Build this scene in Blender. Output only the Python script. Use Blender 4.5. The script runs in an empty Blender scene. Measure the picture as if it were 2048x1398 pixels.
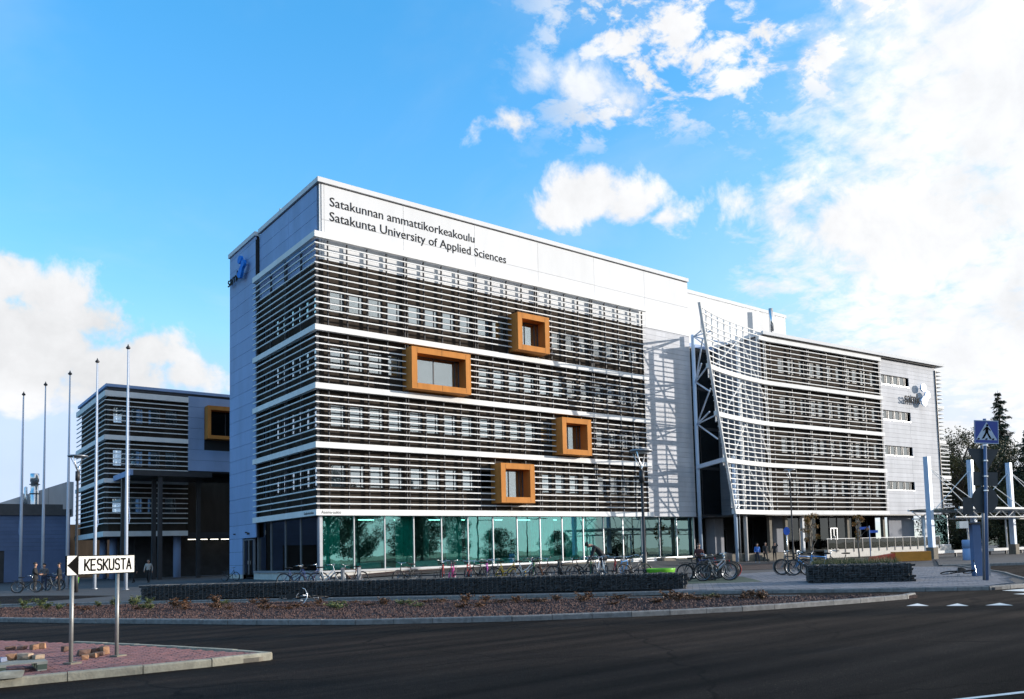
import bpy, bmesh, math, random
from mathutils import Vector, Matrix
random.seed(7)
R_ = math.radians
scene = bpy.context.scene
COL = scene.collection

# ------------------------------------------------------------------ camera
cam_d = bpy.data.cameras.new("camera")
cam = bpy.data.objects.new("camera", cam_d)
COL.objects.link(cam)
cam_d.sensor_width = 36.0
cam_d.lens = 29.12
cam_d.shift_x, cam_d.shift_y = -0.06536, 0.13631      # shift lens: verticals stay nearly upright
cam_d.clip_start, cam_d.clip_end = 0.1, 3000.0
_r, _u, _f = (0.764757, -0.643649, -0.029378), (-0.024333, -0.074414, 0.996931), (0.643859, 0.761695, 0.072571)
cam.matrix_world = Matrix(((_r[0], _u[0], -_f[0], -23.156), (_r[1], _u[1], -_f[1], -55.742),
                           (_r[2], _u[2], -_f[2], 1.633), (0, 0, 0, 1)))
scene.camera = cam

# ------------------------------------------------------------------ sun, sky, exposure
SUN_AZ, SUN_EL = 123.0, 10.5            # azimuth clockwise from +Y, elevation
sun_dir = Vector((math.sin(R_(SUN_AZ)) * math.cos(R_(SUN_EL)), math.cos(R_(SUN_AZ)) * math.cos(R_(SUN_EL)), math.sin(R_(SUN_EL))))
sun_d = bpy.data.lights.new("sun", 'SUN')
sun_d.energy = 2.4
sun_d.angle = R_(0.5)
sun_d.color = (1.0, 0.93, 0.84)
sun = bpy.data.objects.new("sun", sun_d)
COL.objects.link(sun)
sun.rotation_euler = (-sun_dir).to_track_quat('-Z', 'Y').to_euler()

world = bpy.data.worlds.new("World")
scene.world = world
world.use_nodes = True
wn, wl = world.node_tree.nodes, world.node_tree.links
wn.clear()
def WN(t, **k):
    n = wn.new(t)
    for a, b in k.items():
        setattr(n, a, b)
    return n
def wmath(op, a, b=None, clamp=False):
    n = WN('ShaderNodeMath', operation=op, use_clamp=clamp)
    for i, v in enumerate((a, b)):
        if v is None: continue
        if isinstance(v, (int, float)): n.inputs[i].default_value = v
        else: wl.new(v, n.inputs[i])
    return n.outputs[0]
def wramp(v, lo, hi):
    n = WN('ShaderNodeMapRange', interpolation_type='SMOOTHSTEP')
    wl.new(v, n.inputs[0]); n.inputs[1].default_value = lo; n.inputs[2].default_value = hi
    return n.outputs[0]
sky = WN('ShaderNodeTexSky', sky_type='NISHITA')
sky.sun_disc = False
sky.sun_elevation, sky.sun_rotation = R_(SUN_EL), R_(SUN_AZ)
sky.air_density, sky.dust_density, sky.ozone_density = 1.0, 0.4, 2.5
geo = WN('ShaderNodeTexCoord')
DIR = geo.outputs['Generated']
def wdot(v):
    n = WN('ShaderNodeVectorMath', operation='DOT_PRODUCT')
    wl.new(DIR, n.inputs[0]); n.inputs[1].default_value = Vector(v).normalized()
    return n.outputs['Value']
# cloud sheet: the direction projected on a flat layer overhead
sep = WN('ShaderNodeSeparateXYZ'); wl.new(DIR, sep.inputs[0])
zc = wmath('ADD', wmath('MAXIMUM', sep.outputs[2], 0.0), 0.16)
comb = WN('ShaderNodeCombineXYZ')
wl.new(wmath('DIVIDE', sep.outputs[0], zc), comb.inputs[0]); wl.new(wmath('DIVIDE', sep.outputs[1], zc), comb.inputs[1])
def wnoise(vec, scale, detail, rough, dist=0.0, off=(0, 0, 0)):
    m = WN('ShaderNodeMapping'); wl.new(vec, m.inputs[0]); m.inputs['Location'].default_value = off
    n = WN('ShaderNodeTexNoise'); wl.new(m.outputs[0], n.inputs['Vector'])
    n.inputs['Scale'].default_value = scale; n.inputs['Detail'].default_value = detail
    n.inputs['Roughness'].default_value = rough; n.inputs['Distortion'].default_value = dist
    return n.outputs[0]
n_big = wnoise(comb.outputs[0], 1.5, 8, 0.6, 0.25, (2.3, 0.4, 0))
n_fine = wnoise(comb.outputs[0], 13.0, 6, 0.62, 0.2)
n_ball = wnoise(DIR, 12.0, 10, 0.60, 0.2, (1.7, 0.2, 0))
edge = wmath('SUBTRACT', n_ball, 0.5)
def puff(v, r, amp=.09, soft=.035, dens=1.0):     # one cumulus heap: bearing, angular radius, ragged flattened outline
    d = WN('ShaderNodeVectorMath', operation='SUBTRACT'); wl.new(DIR, d.inputs[0]); d.inputs[1].default_value = Vector(v).normalized()
    m = WN('ShaderNodeVectorMath', operation='MULTIPLY'); wl.new(d.outputs[0], m.inputs[0]); m.inputs[1].default_value = (1, 1, 1.7)
    l = WN('ShaderNodeVectorMath', operation='LENGTH'); wl.new(m.outputs[0], l.inputs[0])
    return wmath('MULTIPLY', wramp(wmath('SUBTRACT', wmath('MULTIPLY_ADD', edge, amp) if False else wmath('ADD', wmath('MULTIPLY', edge, amp * 2.2), r), l.outputs['Value']), 0.0, soft), dens)
def wmax(*a):
    o = a[0]
    for b in a[1:]: o = wmath('MAXIMUM', o, b)
    return o
toward_sun = wdot(sun_dir)
# thickening veil towards the sun, small broken clouds high up at its rim, a few cumulus
nb = wmath('SUBTRACT', n_big, 0.5); nf = wmath('SUBTRACT', n_fine, 0.5)
veil = wmath('MULTIPLY', wramp(wmath('ADD', toward_sun, wmath('ADD', wmath('MULTIPLY', nb, 0.55), wmath('MULTIPLY', nf, 0.45))), 0.33, 0.60), 0.98)
hi = wramp(wmath('ADD', sep.outputs[2], wmath('MULTIPLY', nb, 0.30)), 0.40, 0.50)
mott = wmath('MULTIPLY', wramp(wmath('ADD', n_fine, wmath('MULTIPLY', nb, 0.35)), 0.44, 0.60), wmath('MULTIPLY', hi, wramp(toward_sun, 0.10, 0.26)))
scatter = wmath('MULTIPLY', wramp(n_big, 0.66, 0.86), 0.3)
haze_h = wmath('MULTIPLY', wramp(sep.outputs[2], 0.34, 0.0), 0.30)
sunglow = wmath('MULTIPLY', wramp(toward_sun, 0.05, 0.75), wmath('MULTIPLY', wramp(sep.outputs[2], 0.55, 0.05), 0.8))
heaps = [((.582, .712, .383), .046), ((.606, .686, .402), .066), ((.639, .660, .386), .054), ((.674, .631, .372), .034), ((.524, .711, .469), .040),
         ((.534, .677, .507), .035, .10, .06, .8), ((.575, .651, .496), .055, .10, .06, .9), ((.615, .622, .485), .055, .10, .06, .9), ((.647, .593, .482), .035, .10, .06, .9),
         ((.070, .955, .275), .06), ((.127, .951, .262), .055), ((.167, .955, .246), .06), ((.209, .951, .222), .055), ((.247, .946, .200), .045), ((.100, .968, .215), .10), ((.178, .965, .195), .08),
         ((.727, .566, .380), .04, .12, .06), ((.764, .526, .366), .07, .12, .06), ((.805, .478, .345), .10, .12, .06), ((.845, .42, .33), .13, .12, .06)]
puffs = wmax(*[puff(*h) for h in heaps])
cirrus = wmath('MULTIPLY', wramp(wnoise(comb.outputs[0], 0.9, 6, 0.6, 0.6, (4.1, 1.3, 0)), 0.38, 0.72), 0.20)
cloud = wmath('MINIMUM', wmax(veil, mott, scatter, haze_h, sunglow, cirrus, puffs), 1.0)
hsv = WN('ShaderNodeHueSaturation'); hsv.inputs['Saturation'].default_value = 1.36; hsv.inputs['Value'].default_value = 1.0
hsv.inputs['Hue'].default_value = 0.509
wl.new(sky.outputs[0], hsv.inputs['Color'])
# cloud brightness: white, a little greyer where thick, brighter near the sun
shade = wmath('ADD', 1.34, wmath('MULTIPLY', wmath('SUBTRACT', n_ball, 0.45), 1.0))
cb = wmath('MULTIPLY', wmath('ADD', wmath('MULTIPLY', wramp(toward_sun, -0.4, 1.0), 0.28), shade), 1.72)
ccol = WN('ShaderNodeVectorMath', operation='SCALE'); ccol.inputs[0].default_value = (0.97, 0.98, 1.0); wl.new(cb, ccol.inputs['Scale'])
gam = WN('ShaderNodeGamma'); wl.new(hsv.outputs[0], gam.inputs[0]); gam.inputs[1].default_value = 0.72
skb = WN('ShaderNodeVectorMath', operation='SCALE'); wl.new(gam.outputs[0], skb.inputs[0]); skb.inputs['Scale'].default_value = 1.58
clip = WN('ShaderNodeVectorMath', operation='MINIMUM'); wl.new(skb.outputs[0], clip.inputs[0]); clip.inputs[1].default_value = (1.62, 2.15, 3.1)   # no hot aureole beyond white
mix = WN('ShaderNodeMix', data_type='RGBA')
wl.new(cloud, mix.inputs['Factor']); wl.new(clip.outputs[0], mix.inputs['A']); wl.new(ccol.outputs[0], mix.inputs['B'])
bg = WN('ShaderNodeBackground'); bg.inputs['Strength'].default_value = 0.15
wl.new(mix.outputs['Result'], bg.inputs['Color'])
wo = WN('ShaderNodeOutputWorld'); wl.new(bg.outputs[0], wo.inputs[0])

vs = scene.view_settings
vs.view_transform = 'Standard'; vs.look = 'None'; vs.gamma = 1.0; vs.exposure = 1.32
vs.use_curve_mapping = False
cy = scene.cycles
cy.max_bounces = 6; cy.diffuse_bounces = 3; cy.glossy_bounces = 3; cy.transparent_max_bounces = 10; cy.transmission_bounces = 4
cy.sample_clamp_indirect = 6.0; cy.caustics_reflective = False; cy.caustics_refractive = False
cy.use_denoising = True

# ------------------------------------------------------------------ helpers
class MB:
    """collects shapes, links them as ONE mesh object"""
    def __init__(s): s.v, s.f = [], []
    def add(s, vs, fs):
        o = len(s.v); s.v += [tuple(p) for p in vs]; s.f += [tuple(i + o for i in f) for f in fs]; return s
    def box(s, x0, x1, y0, y1, z0, z1):
        return s.add([(x0, y0, z0), (x1, y0, z0), (x1, y1, z0), (x0, y1, z0), (x0, y0, z1), (x1, y0, z1), (x1, y1, z1), (x0, y1, z1)],
                     [(0, 3, 2, 1), (4, 5, 6, 7), (0, 1, 5, 4), (1, 2, 6, 5), (2, 3, 7, 6), (3, 0, 4, 7)])
    def bar(s, a, b, w, h, up=(0, 0, 1)):
        a, b = Vector(a), Vector(b); d = (b - a).normalized(); up = Vector(up)
        if abs(d.dot(up)) > .97: up = Vector((0, 1, 0))
        x = d.cross(up).normalized() * (w / 2); y = x.cross(d).normalized() * (h / 2)
        p = [a - x - y, a + x - y, a + x + y, a - x + y, b - x - y, b + x - y, b + x + y, b - x + y]
        return s.add(p, [(0, 1, 2, 3), (7, 6, 5, 4), (1, 0, 4, 5), (2, 1, 5, 6), (3, 2, 6, 7), (0, 3, 7, 4)])
    def tube(s, pts, r, n=8, caps=True):
        pts = [Vector(p) for p in pts]; rs = r if isinstance(r, (list, tuple)) else [r] * len(pts)
        o = len(s.v); prev = None
        for i, p in enumerate(pts):
            d = (pts[min(i + 1, len(pts) - 1)] - pts[max(i - 1, 0)]).normalized()
            if prev is None:
                x = d.cross(Vector((0, 0, 1)) if abs(d.z) < .9 else Vector((1, 0, 0))).normalized()
            else:
                x = (prev - d * prev.dot(d)).normalized()
            y = d.cross(x); prev = x
            for k in range(n):
                a = 2 * math.pi * k / n
                s.v.append(tuple(p + (x * math.cos(a) + y * math.sin(a)) * rs[i]))
        for i in range(len(pts) - 1):
            for k in range(n):
                a, b = o + i * n + k, o + i * n + (k + 1) % n
                s.f.append((a, b, b + n, a + n))
        if caps:
            s.f.append(tuple(o + k for k in reversed(range(n)))); s.f.append(tuple(o + (len(pts) - 1) * n + k for k in range(n)))
        return s
    def ring(s, c, R, r, axis=(0, 1, 0), n=24, m=6, a0=0, a1=2 * math.pi):
        c, ax = Vector(c), Vector(axis).normalized(); x = ax.orthogonal().normalized(); y = ax.cross(x)
        full = abs(a1 - a0 - 2 * math.pi) < 1e-6; o = len(s.v); N = n if full else n + 1
        for i in range(N):
            a = a0 + (a1 - a0) * i / n; d = x * math.cos(a) + y * math.sin(a)
            for k in range(m):
                b = 2 * math.pi * k / m; s.v.append(tuple(c + d * (R + r * math.cos(b)) + ax * (r * math.sin(b))))
        for i in range(n if full else n):
            for k in range(m):
                a = o + i * m + k; b = o + i * m + (k + 1) % m; j = o + ((i + 1) % N) * m
                s.f.append((a, b, j + (k + 1) % m, j + k))
        return s
    def prism(s, poly, z0, z1):
        n = len(poly); o = len(s.v)
        s.v += [(p[0], p[1], z0) for p in poly] + [(p[0], p[1], z1) for p in poly]
        s.f.append(tuple(o + i for i in reversed(range(n)))); s.f.append(tuple(o + n + i for i in range(n)))
        for i in range(n):
            j = (i + 1) % n; s.f.append((o + i, o + j, o + n + j, o + n + i))
        return s
    def lathe(s, c, prof, n=16):
        c = Vector(c); o = len(s.v)
        for r, z in prof:
            for k in range(n):
                a = 2 * math.pi * k / n; s.v.append((c.x + r * math.cos(a), c.y + r * math.sin(a), c.z + z))
        for i in range(len(prof) - 1):
            for k in range(n):
                a, b = o + i * n + k, o + i * n + (k + 1) % n; s.f.append((a, b, b + n, a + n))
        s.f.append(tuple(o + k for k in reversed(range(n)))); s.f.append(tuple(o + (len(prof) - 1) * n + k for k in range(n)))
        return s
    def xform(s, M):
        s.v = [tuple(M @ Vector(p)) for p in s.v]; return s
    def mesh(s, name, mat, smooth=False):
        me = bpy.data.meshes.new(name); me.from_pydata(s.v, [], s.f); me.update()
        if mat: me.materials.append(mat)
        if smooth:
            for p in me.polygons: p.use_smooth = True
        return me
    def build(s, name, mat, parent=None, smooth=False):
        return link(name, s.mesh(name, mat, smooth), parent)
def link(name, me, parent=None, loc=None, rot=None):
    o = bpy.data.objects.new(name, me); COL.objects.link(o)
    if parent is not None: o.parent = parent
    if loc is not None: o.location = loc
    if rot is not None: o.rotation_euler = rot
    return o
def tag(o, label, cat, group=None):
    o['label'] = label; o['category'] = cat
    if group: o['group'] = group
    return o
def thing(name, label, cat, loc=(0, 0, 0), rz=0.0, group=None):
    o = bpy.data.objects.new(name, None); COL.objects.link(o)
    o.location = loc; o.rotation_euler = (0, 0, rz); o.empty_display_size = .3
    return tag(o, label, cat, group)
def struct(o): o['kind'] = 'structure'; return o
def stuff(o): o['kind'] = 'stuff'; return o
def copy_tree(o, parent=None):
    c = o.copy(); COL.objects.link(c); c.parent = parent
    for ch in [k for k in o.children]: copy_tree(ch, c)
    return c

# ------------------------------------------------------------------ materials
def mat(name, col, rough=.6, metal=0.0, var=.12, scale=2.0, bump=0.0, bscale=30.0, obj_var=0.0, spec=.5, col2=None, streak=None, detail=4):
    m = bpy.data.materials.new(name); m.use_nodes = True
    nt = m.node_tree; N, L = nt.nodes, nt.links
    b = N['Principled BSDF']; b.inputs['Roughness'].default_value = rough; b.inputs['Metallic'].default_value = metal
    b.inputs['Specular IOR Level'].default_value = spec
    g = N.new('ShaderNodeNewGeometry'); mp = N.new('ShaderNodeMapping'); L.new(g.outputs['Position'], mp.inputs[0])
    if streak: mp.inputs['Scale'].default_value = streak
    n = N.new('ShaderNodeTexNoise'); L.new(mp.outputs[0], n.inputs['Vector']); n.inputs['Scale'].default_value = scale; n.inputs['Detail'].default_value = detail
    n.inputs['Roughness'].default_value = .65
    r = N.new('ShaderNodeValToRGB'); L.new(n.outputs[0], r.inputs[0])
    c1 = [max(0, c * (1 - var)) for c in col]; c2 = col2 or [min(1, c * (1 + var)) for c in col]
    r.color_ramp.elements[0].position = .32; r.color_ramp.elements[1].position = .68
    r.color_ramp.elements[0].color = (*c1, 1); r.color_ramp.elements[1].color = (*c2, 1)
    out = r.outputs[0]
    if obj_var:
        oi = N.new('ShaderNodeObjectInfo'); h = N.new('ShaderNodeHueSaturation'); L.new(out, h.inputs['Color'])
        mr = N.new('ShaderNodeMapRange'); L.new(oi.outputs['Random'], mr.inputs[0]); mr.inputs[3].default_value = 1 - obj_var; mr.inputs[4].default_value = 1 + obj_var
        L.new(mr.outputs[0], h.inputs['Value']); out = h.outputs[0]
    L.new(out, b.inputs['Base Color'])
    if bump:
        n2 = N.new('ShaderNodeTexNoise'); L.new(g.outputs['Position'], n2.inputs['Vector']); n2.inputs['Scale'].default_value = bscale; n2.inputs['Detail'].default_value = 3
        bp = N.new('ShaderNodeBump'); L.new(n2.outputs[0], bp.inputs['Height']); bp.inputs['Strength'].default_value = bump; bp.inputs['Distance'].default_value = .02
        L.new(bp.outputs[0], b.inputs['Normal'])
    return m
def glass(name, tint, refl=1.0, base=.04, rough=0.0, ior=1.5, gcol=(.95, 1, .99)):
    m = bpy.data.materials.new(name); m.use_nodes = True
    nt = m.node_tree; N, L = nt.nodes, nt.links; N.remove(N['Principled BSDF']); out = N['Material Output']
    t = N.new('ShaderNodeBsdfTransparent'); t.inputs[0].default_value = (*tint, 1)
    g = N.new('ShaderNodeBsdfGlossy'); g.inputs['Roughness'].default_value = rough; g.inputs['Color'].default_value = (*gcol, 1)
    fr = N.new('ShaderNodeFresnel'); fr.inputs[0].default_value = ior
    ma = N.new('ShaderNodeMath'); ma.operation = 'MULTIPLY_ADD'; L.new(fr.outputs[0], ma.inputs[0]); ma.inputs[1].default_value = refl; ma.inputs[2].default_value = base; ma.use_clamp = True
    # the panes are never quite flat
    ge = N.new('ShaderNodeNewGeometry'); nz = N.new('ShaderNodeTexNoise'); L.new(ge.outputs['Position'], nz.inputs['Vector']); nz.inputs['Scale'].default_value = .9; nz.inputs['Detail'].default_value = 1
    bp = N.new('ShaderNodeBump'); L.new(nz.outputs[0], bp.inputs['Height']); bp.inputs['Strength'].default_value = .07; bp.inputs['Distance'].default_value = .02; L.new(bp.outputs[0], g.inputs['Normal'])
    mx = N.new('ShaderNodeMixShader'); L.new(ma.outputs[0], mx.inputs[0]); L.new(t.outputs[0], mx.inputs[1]); L.new(g.outputs[0], mx.inputs[2]); L.new(mx.outputs[0], out.inputs[0])
    return m
def emit(name, col, s):
    m = bpy.data.materials.new(name); m.use_nodes = True; b = m.node_tree.nodes['Principled BSDF']
    b.inputs['Base Color'].default_value = (*col, 1); b.inputs['Emission Color'].default_value = (*col, 1); b.inputs['Emission Strength'].default_value = s
    return m
M = {}
M['white'] = mat('white_panel', (.68, .685, .695), .8, spec=.15, var=.035, scale=.8, streak=(1, 1, .22), obj_var=.03)
M['louver'] = mat('louver_white', (.76, .76, .75), .75, spec=.2, var=.07, scale=1.2, obj_var=.05)
M['pale'] = mat('pale_grey_panel', (.57, .575, .60), .8, spec=.15, var=.09, scale=.8, streak=(1, 1, .3), obj_var=.05)
M['bluegrey_shade'] = mat('blue_grey_shade_panel', (.28, .385, .60), .7, spec=.25, var=.10, scale=.5, streak=(1, 1, .3), obj_var=.04)  # on the wall panels, the blue of sky-lit shade is put into the colour
M['brown'] = mat('dark_cladding', (.045, .036, .029), .9, spec=.1, var=.25, scale=1.5, streak=(1, 1, .2))
M['dark'] = mat('dark_metal', (.03, .03, .033), .5, var=.2)
M['joint'] = mat('joint_shadow_gap', (.02, .02, .022), .8)
M['midgrey'] = mat('mid_grey_metal', (.26, .28, .31), .4, metal=.6, var=.1)
M['alu'] = mat('aluminium', (.62, .64, .67), .32, metal=.7, var=.05)
M['orange'] = mat('copper_orange_panel', (.50, .205, .052), .75, spec=.15, var=.16, scale=1.1, streak=(1, 1, .35), bump=.15, bscale=8)
M['roof'] = mat('roof_felt', (.08, .08, .085), .9)
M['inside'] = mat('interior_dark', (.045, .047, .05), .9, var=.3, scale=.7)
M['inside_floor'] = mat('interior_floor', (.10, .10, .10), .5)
M['added_blind'] = mat('added_blind_fabric', (.88, .90, .92), .8, var=.06, scale=3, obj_var=.12)  # pale blinds added to lighten the panes, standing in for reflected bright sky
M['winframe'] = mat('window_frame', (.055, .055, .06), .45)
M['glass'] = glass('window_glass', (.82, .90, .94), 2.0, .21)
M['teal'] = glass('teal_glass', (.50, .94, .90), 1.8, .17, gcol=(.62, 1, .97))
M['darkglass'] = glass('dark_glass', (.20, .32, .31), 1.1, .02)
M['curtain'] = mat('teal_curtain', (.16, .78, .66), .8, var=.18, scale=4)
M['concrete'] = mat('plinth_concrete', (.56, .54, .50), .85, var=.10, scale=3, bump=.2)
M['concrete_b'] = mat('brown_concrete', (.17, .15, .12), .9, var=.2, scale=4, bump=.25)
M['letter'] = mat('black_lettering', (.012, .012, .013), .8, spec=.2)
M['steel'] = mat('pale_blue_steel', (.50, .62, .78), .35, var=.05)
M['logo'] = mat('logo_blue', (.02, .22, .72), .7, spec=.15, var=.04)
M['logo_lit'] = mat('logo_sunlit_blue', (.30, .55, .86), .3, var=.04)  # lit copy of the logo blue, paled where sunlight washes it out
M['flank'] = mat('flank_grey', (.24, .25, .28), .8, spec=.15, var=.1, scale=.8, obj_var=.04)
M['hall_blue'] = mat('hall_blue_grey', (.11, .16, .28), .7, spec=.2, var=.1, scale=.6, obj_var=.05)
M['hallwall'] = mat('hall_wall_paint', (.15, .16, .16), .9, var=.3, scale=.5)
M['chrome'] = mat('galvanised', (.72, .74, .76), .25, metal=.9, var=.1, scale=4)
M['rubber'] = mat('tyre_rubber', (.018, .018, .018), .8)
M['lamp'] = emit('ceiling_light', (1, .93, .8), 2.0)

# levels of the facade, metres
zD, zC, zB, zA, zT = 4.966, 9.722, 13.922, 18.122, 24.90
A_ = .62                                   # wall stands this far behind the louvre fronts
def rows():
    r = [(zT - .82 - .48 * i) for i in range(12)]
    for zt in (zA, zB): r += [zt - .845 - .481 * i for i in range(7)]
    r += [zC - .845 - .495 * i for i in range(8)]
    return r
BANDS = [(zT, .44), (zA, .415), (zB, .415), (zC, .415), (zD, .43)]
WINZ = [(zD + 1.62, zD + 3.24), (zC + 1.25, zC + 2.85), (zB + 1.25, zB + 2.85), (zA + 1.2, zA + 2.75)]
# ================================================================== the setting: ground sheets first
def sheet(name, pts, z, m, z0=None):
    if z0 is None:
        b = MB().add([(p[0], p[1], z) for p in pts], [tuple(range(len(pts)))])
    else: b = MB().prism(pts, z0, z)
    return struct(b.build(name, m))
def asphalt_mat(name, c):
    m = mat(name, c, .8, var=.32, scale=.30, bump=1.0, bscale=55, detail=9, spec=.08); N, L = m.node_tree.nodes, m.node_tree.links; b = N['Principled BSDF']; src = b.inputs['Base Color'].links[0].from_socket
    g = N.new('ShaderNodeNewGeometry')
    v = N.new('ShaderNodeTexVoronoi'); v.inputs['Scale'].default_value = 15; L.new(g.outputs['Position'], v.inputs['Vector'])          # pale aggregate
    r = N.new('ShaderNodeMapRange'); L.new(v.outputs['Distance'], r.inputs[0]); r.inputs[1].default_value = .16; r.inputs[2].default_value = .05; r.inputs[3].default_value = .85; r.inputs[4].default_value = 6.0
    mp = N.new('ShaderNodeMapping'); L.new(g.outputs['Position'], mp.inputs[0]); mp.inputs['Rotation'].default_value = (0, 0, R_(22)); mp.inputs['Scale'].default_value = (.07, 1.1, 1)      # wheel tracks along the street
    t = N.new('ShaderNodeTexNoise'); L.new(mp.outputs[0], t.inputs['Vector']); t.inputs['Scale'].default_value = 1.4; t.inputs['Detail'].default_value = 5
    r2 = N.new('ShaderNodeMapRange'); L.new(t.outputs[0], r2.inputs[0]); r2.inputs[1].default_value = .35; r2.inputs[2].default_value = .7; r2.inputs[3].default_value = .55; r2.inputs[4].default_value = 3.6
    ml = N.new('ShaderNodeMath'); ml.operation = 'MULTIPLY'; L.new(r.outputs[0], ml.inputs[0]); L.new(r2.outputs[0], ml.inputs[1])
    n3 = N.new('ShaderNodeTexNoise'); L.new(g.outputs['Position'], n3.inputs['Vector']); n3.inputs['Scale'].default_value = .8; n3.inputs['Detail'].default_value = 6
    vm = N.new('ShaderNodeVectorMath'); vm.operation = 'MULTIPLY_ADD'; L.new(n3.outputs['Color'], vm.inputs[0]); vm.inputs[1].default_value = (1.2, 1.2, 0); L.new(g.outputs['Position'], vm.inputs[2])
    vc = N.new('ShaderNodeTexVoronoi'); vc.feature = 'DISTANCE_TO_EDGE'; vc.inputs['Scale'].default_value = .16; L.new(vm.outputs[0], vc.inputs['Vector'])                # sealed cracks
    r3 = N.new('ShaderNodeMapRange'); L.new(vc.outputs['Distance'], r3.inputs[0]); r3.inputs[1].default_value = .002; r3.inputs[2].default_value = .007; r3.inputs[3].default_value = .35; r3.inputs[4].default_value = 1
    m3 = N.new('ShaderNodeMath'); m3.operation = 'MULTIPLY'; L.new(ml.outputs[0], m3.inputs[0]); L.new(r3.outputs[0], m3.inputs[1]); ml = m3
    sc = N.new('ShaderNodeVectorMath'); sc.operation = 'SCALE'; L.new(src, sc.inputs[0]); L.new(ml.outputs[0], sc.inputs['Scale']); L.new(sc.outputs[0], b.inputs['Base Color'])
    return m
M['asphalt'] = asphalt_mat('asphalt', (.0105, .0074, .0058))
M['asphalt_l'] = mat('path_asphalt', (.05, .05, .053), .9, var=.2, scale=.6, bump=.5, bscale=60, detail=8)
M['earth'] = mat('far_ground', (.07, .085, .04), .95, var=.3, scale=.05)
M['plaza'] = mat('plaza_concrete', (.060, .059, .062), .85, var=.3, scale=.8, bump=.3, bscale=25, detail=8)
M['kerb'] = mat('kerb_granite', (.19, .185, .18), .8, var=.3, scale=6, bump=.4, bscale=40)
M['mulch'] = mat('bark_mulch', (.036, .019, .018), .95, var=.45, scale=14, bump=1.0, bscale=22)
M['paint'] = mat('road_paint', (.74, .74, .72), .6, var=.14, scale=9)
sheet('ground', [(-900, -700), (1000, -700), (1000, 1100), (-900, 1100)], -.20, M['earth'])
sheet('road', [(-160, -150), (170, -150), (170, 120), (-160, 120)], -.12, M['asphalt'])

# ================================================================== main building
main = thing('university_building', 'tall white university block with horizontal louvres and four copper framed windows', 'building')
LX = 33.0
BOX = [(17.07, 20.40, 18.40, 21.56, 1), (7.12, 12.35, 14.08, 17.30, 2), (21.54, 24.85, 9.86, 13.06, 1), (15.03, 18.42, 5.58, 8.80, 1)]
BAYS = [1.0, 7.35, 13.74, 19.98, 26.33]
CUTS = [0.0, 7.35, 13.74, 19.98, 26.33, LX]
def spans(z, segs):
    """pieces of a louvre row left free by the copper boxes"""
    out = []
    for a, b in segs:
        cur = [(a, b)]
        for x0, x1, z0, z1, _ in BOX:
            if z0 - .02 < z < z1 + .16:
                nxt = []
                for p, q_ in cur:
                    if q_ <= x0 or p >= x1: nxt.append((p, q_))
                    else:
                        if p < x0: nxt.append((p, x0))
                        if q_ > x1: nxt.append((x1, q_))
                cur = nxt
        out += [c for c in cur if c[1] - c[0] > .05]
    return out
segs = [(CUTS[i] + (.004 if i else 0), CUTS[i + 1] - .004) for i in range(5)]
def blade(mb, p0, p1, nrm, z, h, d, mit0=0.0, mit1=0.0):
    """louvre blade from p0 to p1, front face towards nrm, depth d inwards, chamfered nose, mitred ends"""
    p0, p1, nrm = Vector(p0).to_3d(), Vector(p1).to_3d(), Vector(nrm).to_3d(); e = (p1 - p0).normalized()
    prof = [(0, -h), (0, -.012), (.015, 0), (d, 0), (d, -h * .72), (.03, -h)] if h < .3 else [(0, -h), (0, 0), (d, 0), (d, -h)]
    vs = []
    for p, s, mt in ((p0, 1, mit0), (p1, -1, mit1)):
        for dd, zz in prof: vs.append(p - nrm * dd + e * (s * mt * dd) + Vector((0, 0, z + zz)))
    n = len(prof)
    mb.add(vs, [tuple(range(n)), tuple(reversed(range(n, 2 * n)))] + [(i + n, (i + 1) % n + n, (i + 1) % n, i) for i in range(n)])
for z in rows():
    for a, b in spans(z, segs):
        mb = MB(); blade(mb, (a, 0), (b, 0), (0, -1), z, .090, .12, 1.0 if a < .01 else 0); mb.build('louver', M['louver'], main)
    for a, b in ((0, 6.4), (6.408, 12.85)):
        mb = MB(); blade(mb, (0, a), (0, b), (-1, 0), z, .090, .12, 1.0 if a < .01 else 0); mb.build('louver', M['louver'], main)
for z, h in BANDS:
    for a, b in (spans(z - .2, segs)):
        mb = MB(); blade(mb, (a, -.012), (b + (.2 if b > 32 else 0), -.012), (0, -1), z, h, .30, 1.0 if a < .01 else 0); mb.build('fascia_band', M['louver'], main)
    for a, b in ((-.012, 7.2), (7.212, 12.9)):
        mb = MB(); blade(mb, (-.012, a), (-.012, b), (-1, 0), z, h, .30, 1.0 if a < 0 else 0); mb.build('fascia_band', M['louver'], main)
# vertical carriers of the louvres
def carrier(x, front=True):
    mb = MB()
    if front:
        for z0, z1 in [(zD, zC - .42), (zC, zB - .42), (zB, zA - .42), (zA, zT - .44)]:
            if any(bx[0] - .1 < x < bx[1] + .1 and not (z1 < bx[2] or z0 > bx[3]) for bx in BOX):
                cuts = [bx for bx in BOX if bx[0] - .1 < x < bx[1] + .1]
                lo, hi = cuts[0][2], cuts[0][3]
                if lo > z0: MB().box(x - .025, x + .025, .28, .46, z0, min(lo, z1)).build('louver_bracket', M['winframe'], main)
                if hi < z1: MB().box(x - .025, x + .025, .28, .46, max(hi, z0), z1).build('louver_bracket', M['winframe'], main)
            else: MB().box(x - .025, x + .025, .28, .46, z0, z1).build('louver_bracket', M['winframe'], main)
    else: mb.box(.28, .46, x - .025, x + .025, zD, zT - .44)
    if mb.v: mb.build('louver_bracket', M['winframe'], main)
for i, b in enumerate(BAYS):
    e = (BAYS + [LX])[i + 1]
    for x in ([b + .12] if i == 0 else [b - .11, b + .11]) + [b + (e - b) * k for k in (.25, .5, .75)]: carrier(x)
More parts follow.
